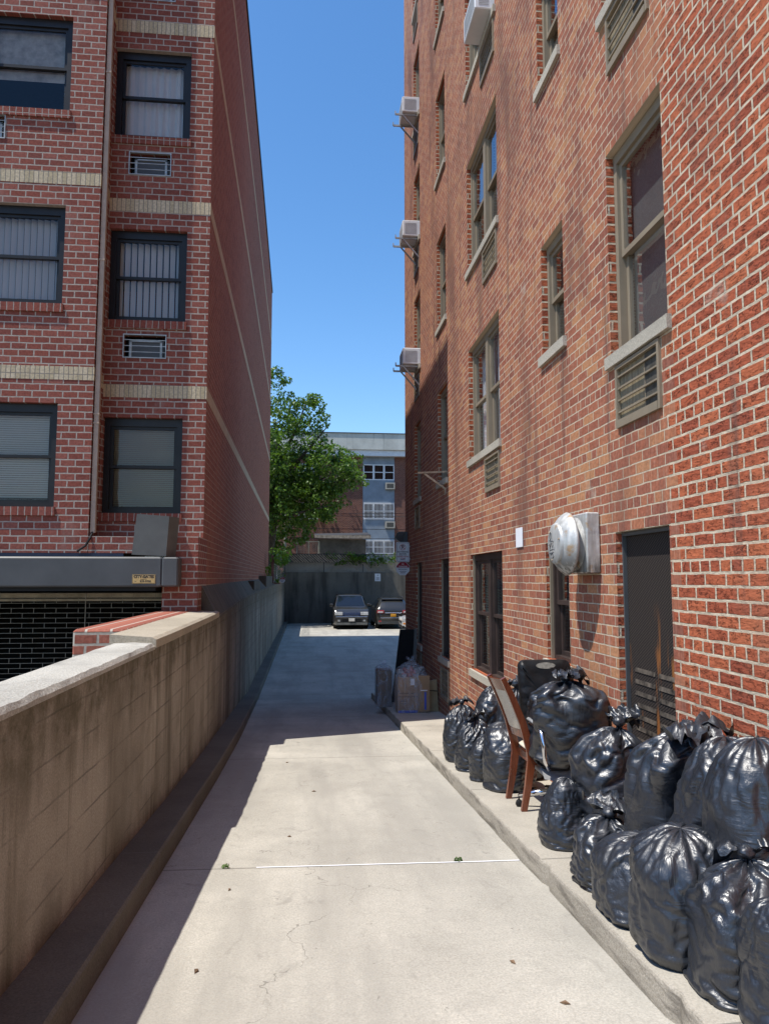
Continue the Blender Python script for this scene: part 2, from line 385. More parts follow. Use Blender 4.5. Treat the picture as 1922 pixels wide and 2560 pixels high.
def wood_mat():
    t = NT('varnished_cherry_wood'); p = t.coord()
    n = t.noise(t.vscale(p, (30, 30, 3)), 1., 5, .6, .4)
    return t.bsdf(t.ramp(n, [(.3, (.10,.022,.009)), (.7, (.23,.06,.022))]), .25, None, 0, .5)
M['wood'] = wood_mat()
def weave_mat():
    t = NT('cream_chair_fabric'); p = t.coord()
    n = t.noise(p, 120., 4, .7)
    return t.bsdf(t.ramp(n, [(.3, (.50,.43,.33)), (.7, (.78,.70,.57))]), .9, t.bump(n, .4, .003), 0, .2)
M['fabric'] = weave_mat()
def bag_mat():
    t = NT('black_bag_plastic'); p = t.coord()
    def ridge(v, sc_, k, d):
        a = t.noise(t.vscale(p, v), sc_, 4, .55, d)
        return t.math('SUBTRACT', 1., t.math('MULTIPLY', t.math('ABSOLUTE', t.math('SUBTRACT', a, .5)), k), clamp=True)
    g1 = t.mr(t.noise(p, 3.7, 3), .42, .58); g2 = t.mr(t.noise(p, 5.1, 3), .46, .6)
    r1 = t.math('MULTIPLY', ridge((3, 3, 16), 1., 9., .6), g1)
    r2 = t.math('MULTIPLY', ridge((17, 17, 3.2), 1., 8., .5), t.math('SUBTRACT', 1., g1))
    r3 = t.math('MULTIPLY', ridge((24, 30, 34), 1., 9., 1.), g2)
    h = t.math('ADD', t.math('ADD', t.math('MULTIPLY', r1, .8), t.math('MULTIPLY', r2, .6)), t.math('MULTIPLY', r3, .16))
    rg = t.mr(t.noise(p, 6., 4), .3, .7, .30, .50)
    return t.bsdf((.0145,.018,.025), rg, t.bump(h, .36, .008), 0, 1.0)
M['bag'] = bag_mat()
def film_mat():
    t = NT('clear_bag_film'); p = t.coord()
    tr = t.n('ShaderNodeBsdfTransparent'); tr.inputs[0].default_value = (.93,.95,.97,1)
    pr = t.n('ShaderNodeBsdfPrincipled'); t.set(pr, 'Base Color', (.62,.68,.76)); t.set(pr, 'Roughness', .22); t.set(pr, 'Specular IOR Level', .6)
    t.set(pr, 'Normal', t.bump(t.noise(t.vscale(p, (22,22,9)), 1., 5, .6, .8), .7, .02))
    f = t.mr(t.noise(t.vscale(p, (14,14,5)), 1., 5, .6, 1.), .42, .75, .10, .55)
    mx = t.n('ShaderNodeMixShader'); t.set(mx, 0, f); t.t.links.new(tr.outputs[0], mx.inputs[1]); t.t.links.new(pr.outputs[0], mx.inputs[2])
    t.t.links.new(mx.outputs[0], t.out.inputs[0]); return t.mat
M['film'] = film_mat()
def glass_mat(name, tint, refl=.10, wav=.0):
    t = NT(name); p = t.coord()
    tr = t.n('ShaderNodeBsdfTransparent'); tr.inputs[0].default_value = (*tint, 1)
    gl = t.n('ShaderNodeBsdfGlossy'); t.set(gl, 'Roughness', .02); t.set(gl, 'Color', (.95,.97,1.))
    if wav: t.set(gl, 'Normal', t.bump(t.noise(p, 2.2, 3), .25, wav))
    fr = t.n('ShaderNodeFresnel'); fr.inputs[0].default_value = 1.5
    f = t.math('ADD', t.math('MULTIPLY', fr.outputs[0], .38), refl, clamp=True)
    mx = t.n('ShaderNodeMixShader'); t.set(mx, 0, f); t.t.links.new(tr.outputs[0], mx.inputs[1]); t.t.links.new(gl.outputs[0], mx.inputs[2])
    t.t.links.new(mx.outputs[0], t.out.inputs[0]); return t.mat
M['glass'] = glass_mat('window_glass', (.90,.92,.93), .02, .02)
M['glass_dark'] = glass_mat('dark_window_glass', (.30,.31,.31), .02, .02)
M['carglass'] = plain('car_glass', (.006,.008,.011), .06, spec=.9, var=.1)
M['lamp'] = plain('headlamp_lens', (.60,.60,.58), .12, spec=.8, var=.15)
M['redlamp'] = plain('tail_lamp_lens', (.38,.035,.04), .2, spec=.8)
M['amber'] = plain('amber_lamp', (.6,.2,.03), .3, spec=.6)
def paint(name, c):
    t = NT(name)
    nd = t.bsdf(c, .3, None, .35, .5); 
    b = [n for n in t.t.nodes if n.type == 'BSDF_PRINCIPLED'][0]
    b.inputs['Coat Weight'].default_value = .9; b.inputs['Coat Roughness'].default_value = .06
    return t.mat
M['car_grey'] = paint('grey_brown_car_paint', (.05,.046,.043))
M['car_dark'] = paint('dark_olive_car_paint', (.034,.032,.028))
M['car_white'] = paint('white_car_paint', (.78,.78,.77))
M['blind'] = plain('blind_slats', (.62,.64,.63), .7, var=.04, scale=1)
M['blind_tan'] = plain('tan_blind_slats', (.36,.33,.25), .7, var=.06, scale=1)
M['curtain'] = plain('pale_curtain', (.62,.62,.64), .9, var=.05, scale=2)
M['vblind'] = plain('grey_vertical_blind', (.60,.63,.66), .8, var=.05, scale=1)
M['grey_shade'] = plain('grey_roller_shade', (.13,.135,.135), .8, var=.1, scale=1.5)
M['board'] = plain('grey_window_board', (.33,.32,.31), .85, var=.25, scale=7)
def leaf_mat(name, a, b):
    t = NT(name); p = t.coord()
    oi = t.n('ShaderNodeTexWhiteNoise'); oi.noise_dimensions = '3D'
    sn = t.n('ShaderNodeVectorMath', operation='SNAP'); t.set(sn, 0, p); sn.inputs[1].default_value = (.22,.22,.22)
    t.set(oi, 'Vector', sn.outputs[0])
    col = t.ramp(t.math('ADD', t.math('MULTIPLY', oi.outputs['Value'], .5), t.math('MULTIPLY', t.noise(p, .6, 3), .5)), [(.25, a), (.75, b)])
    df = t.n('ShaderNodeBsdfPrincipled'); t.set(df, 'Base Color', col); t.set(df, 'Roughness', .45); t.set(df, 'Specular IOR Level', .35)
    tl = t.n('ShaderNodeBsdfTranslucent'); t.set(tl, 'Color', t.mix(1., col, (1.5,1.7,.6), 'MULTIPLY'))
    mx = t.n('ShaderNodeMixShader'); mx.inputs[0].default_value = .28
    t.t.links.new(df.outputs[0], mx.inputs[1]); t.t.links.new(tl.outputs[0], mx.inputs[2]); t.t.links.new(mx.outputs[0], t.out.inputs[0])
    return t.mat
M['leaf'] = leaf_mat('maple_leaves', (.038,.078,.012), (.15,.25,.035))
M['leaf2'] = leaf_mat('vine_leaves', (.10,.20,.03), (.24,.40,.06))
def metal_vent():
    t = NT('weathered_aluminium'); p = t.coord(); z = t.sep(p)[2]
    n = t.noise(t.vscale(p, (26, 26, 3)), 1., 5, .65)
    col = t.ramp(n, [(.3, (.40,.40,.38)), (.65, (.62,.62,.60))])
    rust = t.math('MULTIPLY', t.mr(t.noise(p, 9., 5), .58, .66), .8)
    col = t.mix(rust, col, (.45,.27,.12))
    low = t.math('MULTIPLY', t.mr(z, .22, .08), t.mr(n, .42, .55))
    col = t.mix(t.math('MULTIPLY', low, .8), col, (.07,.06,.045))
    return t.bsdf(col, t.mr(n, .3, .7, .4, .62), t.bump(t.noise(p, 14., 3), .45, .012), .35, .5)
M['vent'] = metal_vent()
def screen_mat():
    t = NT('rusty_vent_screen'); p = t.coord(); x, y, z = t.sep(p)
    w = t.math('MULTIPLY', t.math('SINE', t.math('MULTIPLY', t.math('ADD', y, t.math('MULTIPLY', z, .45)), 230.)), t.math('SINE', t.math('MULTIPLY', t.math('SUBTRACT', z, t.math('MULTIPLY', y, .3)), 190.)))
    col = t.mix(t.mr(w, -.1, .25), (.006,.005,.005), (.068,.053,.045))
    rn = t.noise(t.comb(t.math('MULTIPLY', y, 9.), t.math('MULTIPLY', z, 1.1), 0.), 1., 4, .6)
    rm = t.math('MULTIPLY', t.mr(rn, .58, .68), t.mr(z, -.15, -.55))
    col = t.mix(t.math('MULTIPLY', rm, .75), col, (.36,.13,.03))
    return t.bsdf(col, .75, None, .1, .3)
M['screen'] = screen_mat()
def fin_mat():
    t = NT('air_conditioner_fins'); p = t.coord(); u, v = t.uv()
    w = t.math('SINE', t.math('MULTIPLY', u, 520.))
    n = t.noise(t.comb(t.math('MULTIPLY', u, 30.), t.math('MULTIPLY', v, 3.), 0.), 1., 4)
    col = t.ramp(t.math('ADD', t.math('MULTIPLY', w, .18), n), [(.3, (.17,.14,.095)), (.7, (.42,.36,.25))])
    return t.bsdf(col, .6, None, .2, .3)
M['fin'] = fin_mat()
def chain_mat():
    t = NT('chain_link_wire'); p = t.coord(); x, y, z = t.sep(p)
    h = t.math('ADD', x, y)
    a = t.math('ABSOLUTE', t.math('SINE', t.math('MULTIPLY', t.math('ADD', h, z), 42.)))
    b = t.math('ABSOLUTE', t.math('SINE', t.math('MULTIPLY', t.math('SUBTRACT', h, z), 42.)))
    f = t.math('LESS_THAN', t.math('MINIMUM', a, b), .17)
    tr = t.n('ShaderNodeBsdfTransparent')
    pr = t.n('ShaderNodeBsdfPrincipled'); t.set(pr, 'Base Color', (.34,.33,.31)); t.set(pr, 'Roughness', .5); t.set(pr, 'Metallic', .4)
    mx = t.n('ShaderNodeMixShader'); t.set(mx, 0, f); t.t.links.new(tr.outputs[0], mx.inputs[1]); t.t.links.new(pr.outputs[0], mx.inputs[2])
    t.t.links.new(mx.outputs[0], t.out.inputs[0]); return t.mat
M['chain'] = chain_mat()

# ------------------------------------------------------------------ layout
XW = 2.28                       # alley face of the right building
KH = .125                       # height of the raised walkway above the driveway
def gz(y): return -(1.55 + .068*max(y, -3)) if y < 17.2 else -2.74 + .02*max(0, 1-(y-17.2)/.8)*0
def wz(y): return gz(y) + KH
def wall_x(y):                  # driveway face of the left concrete wall
    pts = [(-6, -1.165), (6.6, -1.17), (9.3, -1.208), (15., -1.32), (20., -1.38), (46, -1.42)]
    for (a, b), (c, d) in zip(pts, pts[1:]):
        if y <= c: return b + (d-b)*(y-a)/(c-a)
    return -1.42
def kerb_x(y):
    pts = [(-6, -.92), (8.2, -.925), (11.2, -.955), (17.6, -1.10), (28., -1.13), (46, -1.2)]
    for (a, b), (c, d) in zip(pts, pts[1:]):
        if y <= c: return b + (d-b)*(y-a)/(c-a)
    return -1.2
XK = 1.447
ys = [-6 + .5*i for i in range(int(23.2/.5)+1)] + [17.2] + [18 + 1.*i for i in range(29)]
ys = sorted(set(ys))

# ------------------------------------------------------------------ ground, driveway, walkway
g = MB(); P = []
gy = [-400, -60, -20] + [y for y in ys if y <= 45.5] + [45.9, 46., 60, 150, 900]
for y in gy:
    zz = gz(max(y, -3)) - .06 if y < 45.95 else .33
    P.append([(x, y, zz) for x in (-900, -60, -9, -1.5, 2.5, 16, 60, 900)])
g.grid(P); tag(g.build('ground', M['ground']), kind='structure')
d = MB()
P = []
for y in [q for q in ys if q <= 16.9]: P.append([(kerb_x(y)-.02 + (XK+.02-kerb_x(y)+.02)*i/8, y, gz(y)) for i in range(9)])
P.append([(kerb_x(16.9)-.02 + (XK+.02-kerb_x(16.9)+.02)*i/8, 16.9, gz(16.9)) for i in range(9)])
d.grid(P)
drv = tag(d.build('driveway', M['drive']), kind='structure')
d = MB(); P = []
for y in [16.9, 17.2] + [q for q in ys if q > 17.2] + [46.]: P.append([(kerb_x(y)-.02 + (XK+.02-kerb_x(y)+.02)*i/8, y, gz(y)) for i in range(9)] + [(6, y, gz(y)), (16, y, gz(y))])
d.grid(P); tag(d.build('parking_lot', M['drive']), kind='structure')
d = MB()
js = [(-.32, 5.08+.011), (.2, 5.07), (.75, 5.05), (1.2, 5.03), (1.43, 5.025)]
for (a, b), (c, e) in zip(js, js[1:]):
    d.quad((a, b-.008, gz(b)+.004), (c, e-.008, gz(e)+.004), (c, e+.006, gz(e)+.004), (a, b+.006, gz(b)+.004))
d.build('joint_sealant', M['paper'], drv)
# walkway on the right, one rough kerb face
w = MB(); k = MB(); PT = []; KF = []
for i in range(0, 301):
    y = -6 + 22.85*i/300
    x = XK + .012*(noise.noise((y*2.1, 3, 0))) + (.02 if noise.noise((y*5, 9, 1)) > .45 else 0)
    PT.append([(x+.012, y, wz(y)), (x + .2, y, wz(y)), (2.34, y, wz(y))])
    KF.append([(x-.004, y, gz(y)-.05), (x - .006, y, gz(y)+.03), (x, y, wz(y)-.016), (x+.004, y, wz(y)-.005), (x+.012, y, wz(y))])
w.grid(PT)
y = 16.85; w.quad((XK+.012, y, wz(y)), (2.34, y, wz(y)), (2.34, y, gz(y)-.05), (XK+.012, y, gz(y)-.05))
wk = tag(w.build('walkway', M['walk']), kind='structure')
k.grid(KF); tag(k.build('walkway_kerb', M['kerb']), kind='structure')
k = MB(); P = []
for y in [q for q in ys if q < 45.6]:
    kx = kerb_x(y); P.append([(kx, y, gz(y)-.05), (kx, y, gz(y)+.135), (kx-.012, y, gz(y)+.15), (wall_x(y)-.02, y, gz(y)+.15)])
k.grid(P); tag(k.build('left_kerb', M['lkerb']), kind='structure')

# ------------------------------------------------------------------ left concrete wall with coping
lw = empty('concrete_wall', (-1.32, 3, gz(3)), 'long stained concrete block wall with pale sunlit coping along the driveway', 'wall')
def top_z(y):
    if y < 10.4: return -.52
    if y < 15: return -.52 + (y-10.4)/4.6*.11
    return -.41 + (y-15)/31*.30
b = MB(); P = []
for y in [q for q in ys if q < 45.6] + [45.58]:
    x = wall_x(y); P.append([(x, y, gz(y)-.1), (x, y, top_z(y)-.09), (x, y, top_z(y)-.002), (x-.31, y, top_z(y)-.002), (x-.31, y, gz(y)-.3)])
b.grid(P)
x = wall_x(-6); b.quad((x, -6, -1.7), (x-.31, -6, -1.7), (x-.31, -6, -.52), (x, -6, -.52))
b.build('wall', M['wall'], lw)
b = MB(); P = []
n = 150
for i in range(n+1):                                  # worn near coping, rough broken edge
    y = -6 + 11.9*i/n; x = wall_x(y); e = .012*noise.noise((y*4, 1, 2)) + .006*noise.noise((y*17, 1, 5)); q = .01*noise.noise((y*6, 8, 2))
    P.append([(x+.004, y, -.545), (x+.004+e*.3, y, -.522+q*.5), (x-.016+e, y, -.497+q), (x-.15, y, -.492+.006*noise.noise((y*3, 4, 4))), (x-.30+e, y, -.496), (x-.315+e, y, -.52), (x-.315, y, -.6)])
b.grid(P); b.add(P[-1], [tuple(range(7))]); b.add(P[0], [tuple(range(6, -1, -1))])
b.build('coping', M['coping'], lw)
b = MB(); P = []
for i in range(61):
    y = 5.9 + 4.6*i/60; x = wall_x(y); e = .014*noise.noise((y*5, 2, 7))
    P.append([(x+.012+e*.4, y, -.535), (x+.012+e, y, -.47+e*.4), (x-.02+e, y, -.452), (x-.34, y, -.43), (x-.34, y, -.6)])
b.grid(P); b.add(P[0], [(4, 3, 2, 1, 0)]); b.add(P[-1], [(0, 1, 2, 3, 4)])
b.build('coping_slab', M['slab2'], lw)
b = MB(); P = []                                      # dark sloped cap against the building
for y in [10.35 + .5*i for i in range(50)]:
    x = wall_x(y); t = top_z(y); bx = -1.448 - .0132*(y-10.4)
    zt = -.06 + .004*(y-10.4)
    P.append([(x+.006, y, t-.03), (x-.01, y, t+.01), (bx-.02, y, zt), (bx-.02, y, -.6)])
b.grid(P); b.add(P[0], [(3, 2, 1, 0)])
b.build('sloped_cap', M['wedge'], lw)
b = MB(); b.box(-1.86, wall_x(26)-.01, 25.2, 29.5, -.35, .085); b.box(-1.75, wall_x(20)-.02, 19.6, 22., -.3, -.07); b.build('cap_block', M['wedge'], lw)
# low red brick wall beside the coping
bw = empty('brick_wall', (-1.74, 8.4, gz(8.4)), 'low red brick wall end with sunlit top beside the grey coping', 'wall')
b = MB(); b.cbox(-1.95, -1.515, 6.45, 10.5, -2.6, -.425, .018); b.build('wall', M['rowlock'], bw)

# ------------------------------------------------------------------ walls with openings
def wall_grid(mb, to3, u0, u1, z0, z1, ops, m=0, reveal=None, rm=None):
    us = sorted(set([u0, u1] + [o[0] for o in ops] + [o[1] for o in ops])); zs = sorted(set([z0, z1] + [o[2] for o in ops] + [o[3] for o in ops]))
    us = [u for u in us if u0 <= u <= u1]; zs = [z for z in zs if z0 <= z <= z1]
    for a, b_ in zip(us, us[1:]):
        for c, e in zip(zs, zs[1:]):
            um = (a+b_)/2; zm = (c+e)/2
            if any(o[0] < um < o[1] and o[2] < zm < o[3] for o in ops): continue
            mb.quad(to3(a, c, 0), to3(b_, c, 0), to3(b_, e, 0), to3(a, e, 0), m)
    if reveal:
        for o in ops:
            a, b_, c, e = o[:4]; r = reveal; q = m if rm is None else rm
            mb.quad(to3(a, c, 0), to3(a, e, 0), to3(a, e, r), to3(a, c, r), q); mb.quad(to3(b_, c, 0), to3(b_, c, r), to3(b_, e, r), to3(b_, e, 0), q)
            mb.quad(to3(a, e, 0), to3(b_, e, 0), to3(b_, e, r), to3(a, e, r), q); mb.quad(to3(a, c, 0), to3(a, c, r), to3(b_, c, r), to3(b_, c, 0), q)

# ------------------------------------------------------------------ right apartment building
rb = empty('apartment_building', (8.3, 6.5, -2), 'tall red brick apartment building on the right with taupe windows and wall air conditioners', 'building')
FL = 2.775
rwins = []
for kf in range(6):
    zb = FL*kf
    rwins += [('big', 4.385, 5.275, 1.68+zb, 3.28+zb, kf), ('bath', 6.27, 6.89, 2.17+zb, 3.28+zb, kf), ('dbl', 8.53, 10.24, 1.67+zb, 3.28+zb, kf),
              ('one', 11.93, 12.80, 1.67+zb, 3.30+zb, kf), ('one', 14.80, 15.67, 1.67+zb, 3.30+zb, kf)]
    rwins += [('big', 1.2, 2.1, 1.68+zb, 3.28+zb, kf)] if kf >= 0 else []
bwins = [('bath', 6.30, 6.92, -.76, .338, -1), ('dbl', 8.53, 10.24, -1.25, .33, -1), ('one', 11.88, 12.72, -1.33, .33, -1), ('one', 14.74, 15.52, -1.35, .328, -1)]
vent_op = (4.46, 5.285, -1.2, .342)
sleeves = []
for kf in range(6):
    sleeves += [(4.50, 5.165, 1.115+FL*kf, 1.56+FL*kf), (8.575, 9.27, 1.11+FL*kf, 1.535+FL*kf), (14.95, 15.6, 1.05+FL*kf, 1.5+FL*kf)]
sleeves += [(11.96, 12.62, -1.99, -1.5), (14.8, 15.4, -2.0, -1.5)]
ops = [tuple(q[1:5]) for q in rwins + bwins] + [vent_op] + sleeves
b = MB()
r3 = lambda u, z, r: (XW + r, u, z)
TOP = 19.2
wall_grid(b, r3, -7., 17.27, -3.2, TOP, ops, 0, .15)
b.quad((XW, 17.27, -3.2), (XW, 17.27, TOP), (16, 17.27, TOP), (16, 17.27, -3.2)); b.quad((XW, -7, -3.2), (16, -7, -3.2), (16, -7, TOP), (XW, -7, TOP))
b.quad((16, -7, -3.2), (16, 17.27, -3.2), (16, 17.27, TOP), (16, -7, TOP))
b.build('wall', M['brick_r'], rb)
b = MB(); b.quad((XW, -7, TOP), (16, -7, TOP), (16, 17.27, TOP), (XW, 17.27, TOP)); b.build('roof', M['shedroof'], rb)

def slats(mb, u0, u1, z0, z1, to3, r, pitch=.03, m=0):
    z = z0
    while z < z1:
        mb.quad(to3(u0, z, r+.012), to3(u1, z, r+.012), to3(u1, min(z+pitch*.74, z1), r-.010), to3(u0, min(z+pitch*.74, z1), r-.010), m); z += pitch
def pbox(mb, to3, u0, u1, z0, z1, r0, r1, m=0):
    mb.hexa([to3(u0, z0, r0), to3(u1, z0, r0), to3(u1, z0, r1), to3(u0, z0, r1), to3(u0, z1, r0), to3(u1, z1, r0), to3(u1, z1, r1), to3(u0, z1, r1)], m)
def window(par, to3, u0, u1, z0, z1, fm, gm, dbl=False, sill=None, blind=None, rec=.06, casing=.055, lower_open=False):
    f = MB(); gpan = MB(); bl = MB()
    c = casing
    pbox(f, to3, u0+.002, u1-.002, z1-c-.03, z1-.002, rec, rec+.09); pbox(f, to3, u0+.002, u1-.002, z0+.002, z0+c*.7, rec, rec+.09)
    pbox(f, to3, u0+.002, u0+c, z0+c*.7, z1-c-.03, rec, rec+.09); pbox(f, to3, u1-c, u1-.002, z0+c*.7, z1-c-.03, rec, rec+.09)
    lights = [(u0+c, u1-c)]
    if dbl:
        um = (u0+u1)/2; lights = [(u0+c, um-.06), (um+.06, u1-c)]
        pbox(f, to3, um-.06, um+.06, z0+c*.7, z1-c-.03, rec-.005, rec+.085)
    zm = (z0+z1)/2 - .01
    for a, e in lights:
        zt = z1-c-.03; zb = z0+c*.7; s = .042
        for (p, q, rr) in ((zm-.025, zt, rec+.025), (zb, zm+.02, rec+.058)):
            pbox(f, to3, a, e, p, p+s, rr, rr+.03); pbox(f, to3, a, e, q-s, q, rr, rr+.03); pbox(f, to3, a, a+s, p+s, q-s, rr, rr+.03); pbox(f, to3, e-s, e, p+s, q-s, rr, rr+.03)
            gpan.quad(to3(a+s, p+s, rr+.015), to3(e-s, p+s, rr+.015), to3(e-s, q-s, rr+.015), to3(a+s, q-s, rr+.015))
        if blind:
            kind = blind[0]; lo = z0+c if len(blind) < 3 else z1 - (z1-z0)*blind[2]
            if kind == 'mini': slats(bl, a, e, lo, zt, to3, rec+.14, blind[3] if len(blind) > 3 else .03)
            elif kind == 'fabric':
                n = 26
                bl.grid([[to3(a+(e-a)*i/n, z, rec+.15+.018*math.sin(i*1.9)+.008*math.sin(i*4.3)) for i in range(n+1)] for z in (lo, zt)])
            elif kind == 'vertical':
                n = int((e-a)/.085)
                for i in range(n):
                    uu = a+(e-a)*i/n; bl.quad(to3(uu, lo, rec+.13), to3(uu+.062, lo, rec+.18), to3(uu+.062, zt, rec+.18), to3(uu, zt, rec+.13))
            elif kind == 'shade': bl.quad(to3(a, lo, rec+.12), to3(e, lo, rec+.12), to3(e, zt, rec+.12), to3(a, zt, rec+.12))
    o = f.build('window', fm, par)
    gpan.build('pane', gm, o)
    if sill:
        s = MB()
        if sill == 'stone': pbox(s, to3, u0-.05, u1+.05, z0-.095, z0-.002, -.035, rec); s.build('sill', M['sill'], o)
        else: pbox(s, to3, u0-.02, u1+.02, z0-.115, z0-.002, -.03, rec); s.build('sill', M['soldier_red'], o)
    if blind: bl.build('blind', M[blind[1]], o)
    return o
rr = random.Random(5)
for (kd, u0, u1, z0, z1, kf) in rwins:
    bl = None
    if kd == 'dbl': bl = [('fabric', 'curtain'), ('mini', 'blind_tan', .55), None, ('fabric', 'curtain')][kf % 4]
    if kd == 'big': bl = ('shade', 'grey_shade')
    if kd == 'one' and kf in (0, 2): bl = ('fabric', 'curtain')
    window(rb, r3, u0, u1, z0, z1, M['taupe'], M['glass'], kd == 'dbl', 'stone', bl)
for (kd, u0, u1, z0, z1, kf) in bwins:
    window(rb, r3, u0, u1, z0, z1, M['brown'], M['glass'], kd == 'dbl', 'stone', ('mini', 'blind_tan', 1., .034), .06)
    j = MB(); pbox(j, r3, u1-.03, u1-.003, z0+.002, z1-.002, .03, .058); j.build('window_trim', M['taupe'], rb)
# recessed screened vent near the camera
s = MB(); a, e, z0, z1 = vent_op
pbox(s, r3, a+.002, e-.002, z0, z1-.002, .075, .1); s.build('vent_screen', M['screen'], rb)
s = MB(); pbox(s, r3, e-.02, e-.003, z0, z1-.003, .045, .074); pbox(s, r3, a+.002, e-.021, z1-.03, z1-.003, .045, .074); s.build('vent_frame', M['grey_steel'], rb)
s = MB()
for i in range(7):
    z = -1.16 + i*.082
    for (p, q) in ((a+.05, a+.36), (a+.41, e-.1)): s.quad(r3(p, z, .070), r3(q, z, .070), r3(q, z+.03, .0745), r3(p, z+.03, .0745))
s.build('louvre', M['louvre'], rb)
for i, (u0, u1, z0, z1) in enumerate(sleeves):
    s = MB()
    pbox(s, r3, u0, u1, z0, z1, .012, .09, 1)
    t = .018
    pbox(s, r3, u0-.012, u0+t, z0-.01, z1+.01, -.02, .011); pbox(s, r3, u1-t, u1+.012, z0-.01, z1+.01, -.02, .011)
    pbox(s, r3, u0+t, u1-t, z1-t, z1+.01, -.02, .011); pbox(s, r3, u0+t, u1-t, z0-.012, z0+.045, -.025, .011)
    for q in range(1, 5): pbox(s, r3, u0+t, u1-t, z0+(z1-z0)*q/5+.01, z0+(z1-z0)*q/5+.022, -.012, .002)
    um = u0+(u1-u0)*.36; pbox(s, r3, um-.005, um+.005, z0+.046, z1-t, .003, .0115)
    if i % 3 == 0 or rr.random() < .5: pbox(s, r3, u0+t, um-.006, z0+.046, z1-t, .004, .0115, 2)
    s.build('air_conditioner_grille', [M['taupe'], M['fin'], M['ac_in']], rb)

# window air conditioners and their brackets (each its own thing)
def window_ac(u0, u1, z, label, out=.36, arms=True, name='window_air_conditioner'):
    t = empty(name, (XW-.15, (u0+u1)/2, z), label, 'air conditioner', 'air conditioners sticking out of the right building')
    h = .35
    b = MB(); b.cbox(XW-out, XW+.1, u0, u1, z+.01, z+h, .012); b.build('case', M['white_metal'], t)
    b = MB()
    for i in range(11):
        zz = z+.06+i*.022
        b.box(XW-out+.05, XW-.06, u0-.004, u0-.0005, zz, zz+.009)
    for i in range(18): b.box(XW-out-.004, XW-out-.0005, u0+.04+i*(u1-u0-.08)/18, u0+.04+(i+.45)*(u1-u0-.08)/18, z+.05, z+h-.05)
    b.build('louvre', M['ac_grey'], t)
    if arms:
        for y in (u0+.08, u1-.08):
            b = MB()
            b.bar((XW-.02, y, z-.02), (XW-out-.14, y, z-.02), .03, .035); b.bar((XW-out+.02, y, z-.03), (XW+.0, y, z-.42), .026, .026)
            b.bar((XW-out-.14, y, z-.02), (XW-out-.14, y, z+.05), .03, .02)
            b.build('bracket', M['galv'], t)
z4 = 1.67+FL
window_ac(14.86, 15.42, z4, 'white window air conditioner on metal bracket, lowest of the three in the far window column')
window_ac(14.86, 15.42, z4+FL, 'white window air conditioner on bracket, middle one of three stacked at the far building corner')
window_ac(14.86, 15.42, z4+2*FL, 'white window air conditioner on bracket, highest of the three at the far building corner')
window_ac(8.58, 9.24, 1.67+2*FL, 'white window air conditioner without bracket in the double window near the top edge', .24, False)
t = empty('bracket', (XW-.2, 12.1, 1.7), 'empty rusty tan bracket sticking out from a window sill of the right wall', 'bracket')
b = MB(); b.bar((XW+.08, 12.1, 1.79), (XW-.47, 12.1, 1.76), .035, .03); b.bar((XW-.36, 12.1, 1.75), (XW-.01, 12.1, 1.5), .026, .03); b.build('arm', M['rusty'], t)
b = MB(); b.box(XW-.012, XW-.002, 12.06, 12.14, 1.40, 1.52); b.build('plate', M['rusty'], t)

# exhaust hood
t = empty('exhaust_vent', (XW, 5.81, .28), 'round dented aluminium exhaust hood with scribbles mounted on the right brick wall', 'exhaust vent')
b = MB(); b.cbox(XW-.115, XW-.002, 5.57, 6.05, .04, .52, .01); b.build('base_box', M['vent'], t)
b = MB(); b.lathe([(.116, .215), (.15, .17), (.175, .15), (.2, .15)], (XW, 5.81, .28), (-1, 0, 0), 40); b.build('duct', M['vent'], t, True)
b = MB(); b.lathe([(.19, .06), (.178, .236), (.176, .25), (.19, .257), (.202, .25), (.235, .225), (.262, .19), (.275, .166)], (XW, 5.81, .28), (-1, 0, 0), 56); b.build('hood', M['vent'], t, True)
b = MB(); b.lathe([(.274, .168), (.292, .164), (.297, .155), (.300, .08), (.301, .0)], (XW, 5.81, .28), (-1, 0, 0), 48); b.build('cap', M['vent'], t, True)
def scrib(pts, r=.0025):
    q = MB(); q.tube([(XW-.3005, 5.81+y, .28+z) for y, z in pts], r, 5); return q
b = MB()
for pts in ([(.07, .10), (.09, .06), (.075, .035), (.05, .05), (.05, .09)], [(.1, .03), (.0, .02), (.03, -.03), (.06, .01), (.08, -.04)], [(.02, .01), (-.02, -.05), (.02, -.045), (.09, -.05)],
            [(.1, -.075), (.0, -.07)], [(.06, -.09), (.03, -.075), (.0, -.1), (.03, -.12)], [(.1, .0), (.08, -.03), (.06, .02), (.04, -.02)]):
    b.tube([(XW-.3005, 5.81+y, .28+z) for y, z in pts], .0028, 5)
b.build('scribble', M['ink_black'], t)
b = MB()
for q in (.8, 2.9, 5.): b.lathe([(.298, .008), (.306, .007), (.307, .0)], (XW, 5.81+.135*math.cos(q), .28+.135*math.sin(q)), (-1, 0, 0), 8)
b.build('rivet', M['rusty'], t)
# paper notice
b = MB(); b.box(XW-.012, XW-.006, 7.655, 7.905, .337, .547); tag(b.build('paper_notice', M['paper']), 'blank white paper notice stuck to the right brick wall beside the exhaust hood', 'notice')
# flood light at far corner
t = empty('flood_light', (2.2, 17.0, .95), 'dark box flood light on the shaded far corner of the right building', 'light')
b = MB(); b.hexa([(1.98, 16.78, .93), (2.13, 16.82, .82), (2.13, 17.0, .82), (1.98, 17., .93), (2.06, 16.8, 1.07), (2.22, 16.82, 1.07), (2.22, 17., 1.07), (2.06, 17., 1.07)]); b.build('lamp_housing', M['grey_steel'], t)
b = MB(); b.box(2.14, 2.277, 16.86, 16.95, .74, 1.08); b.build('mount', M['grey_steel'], t)

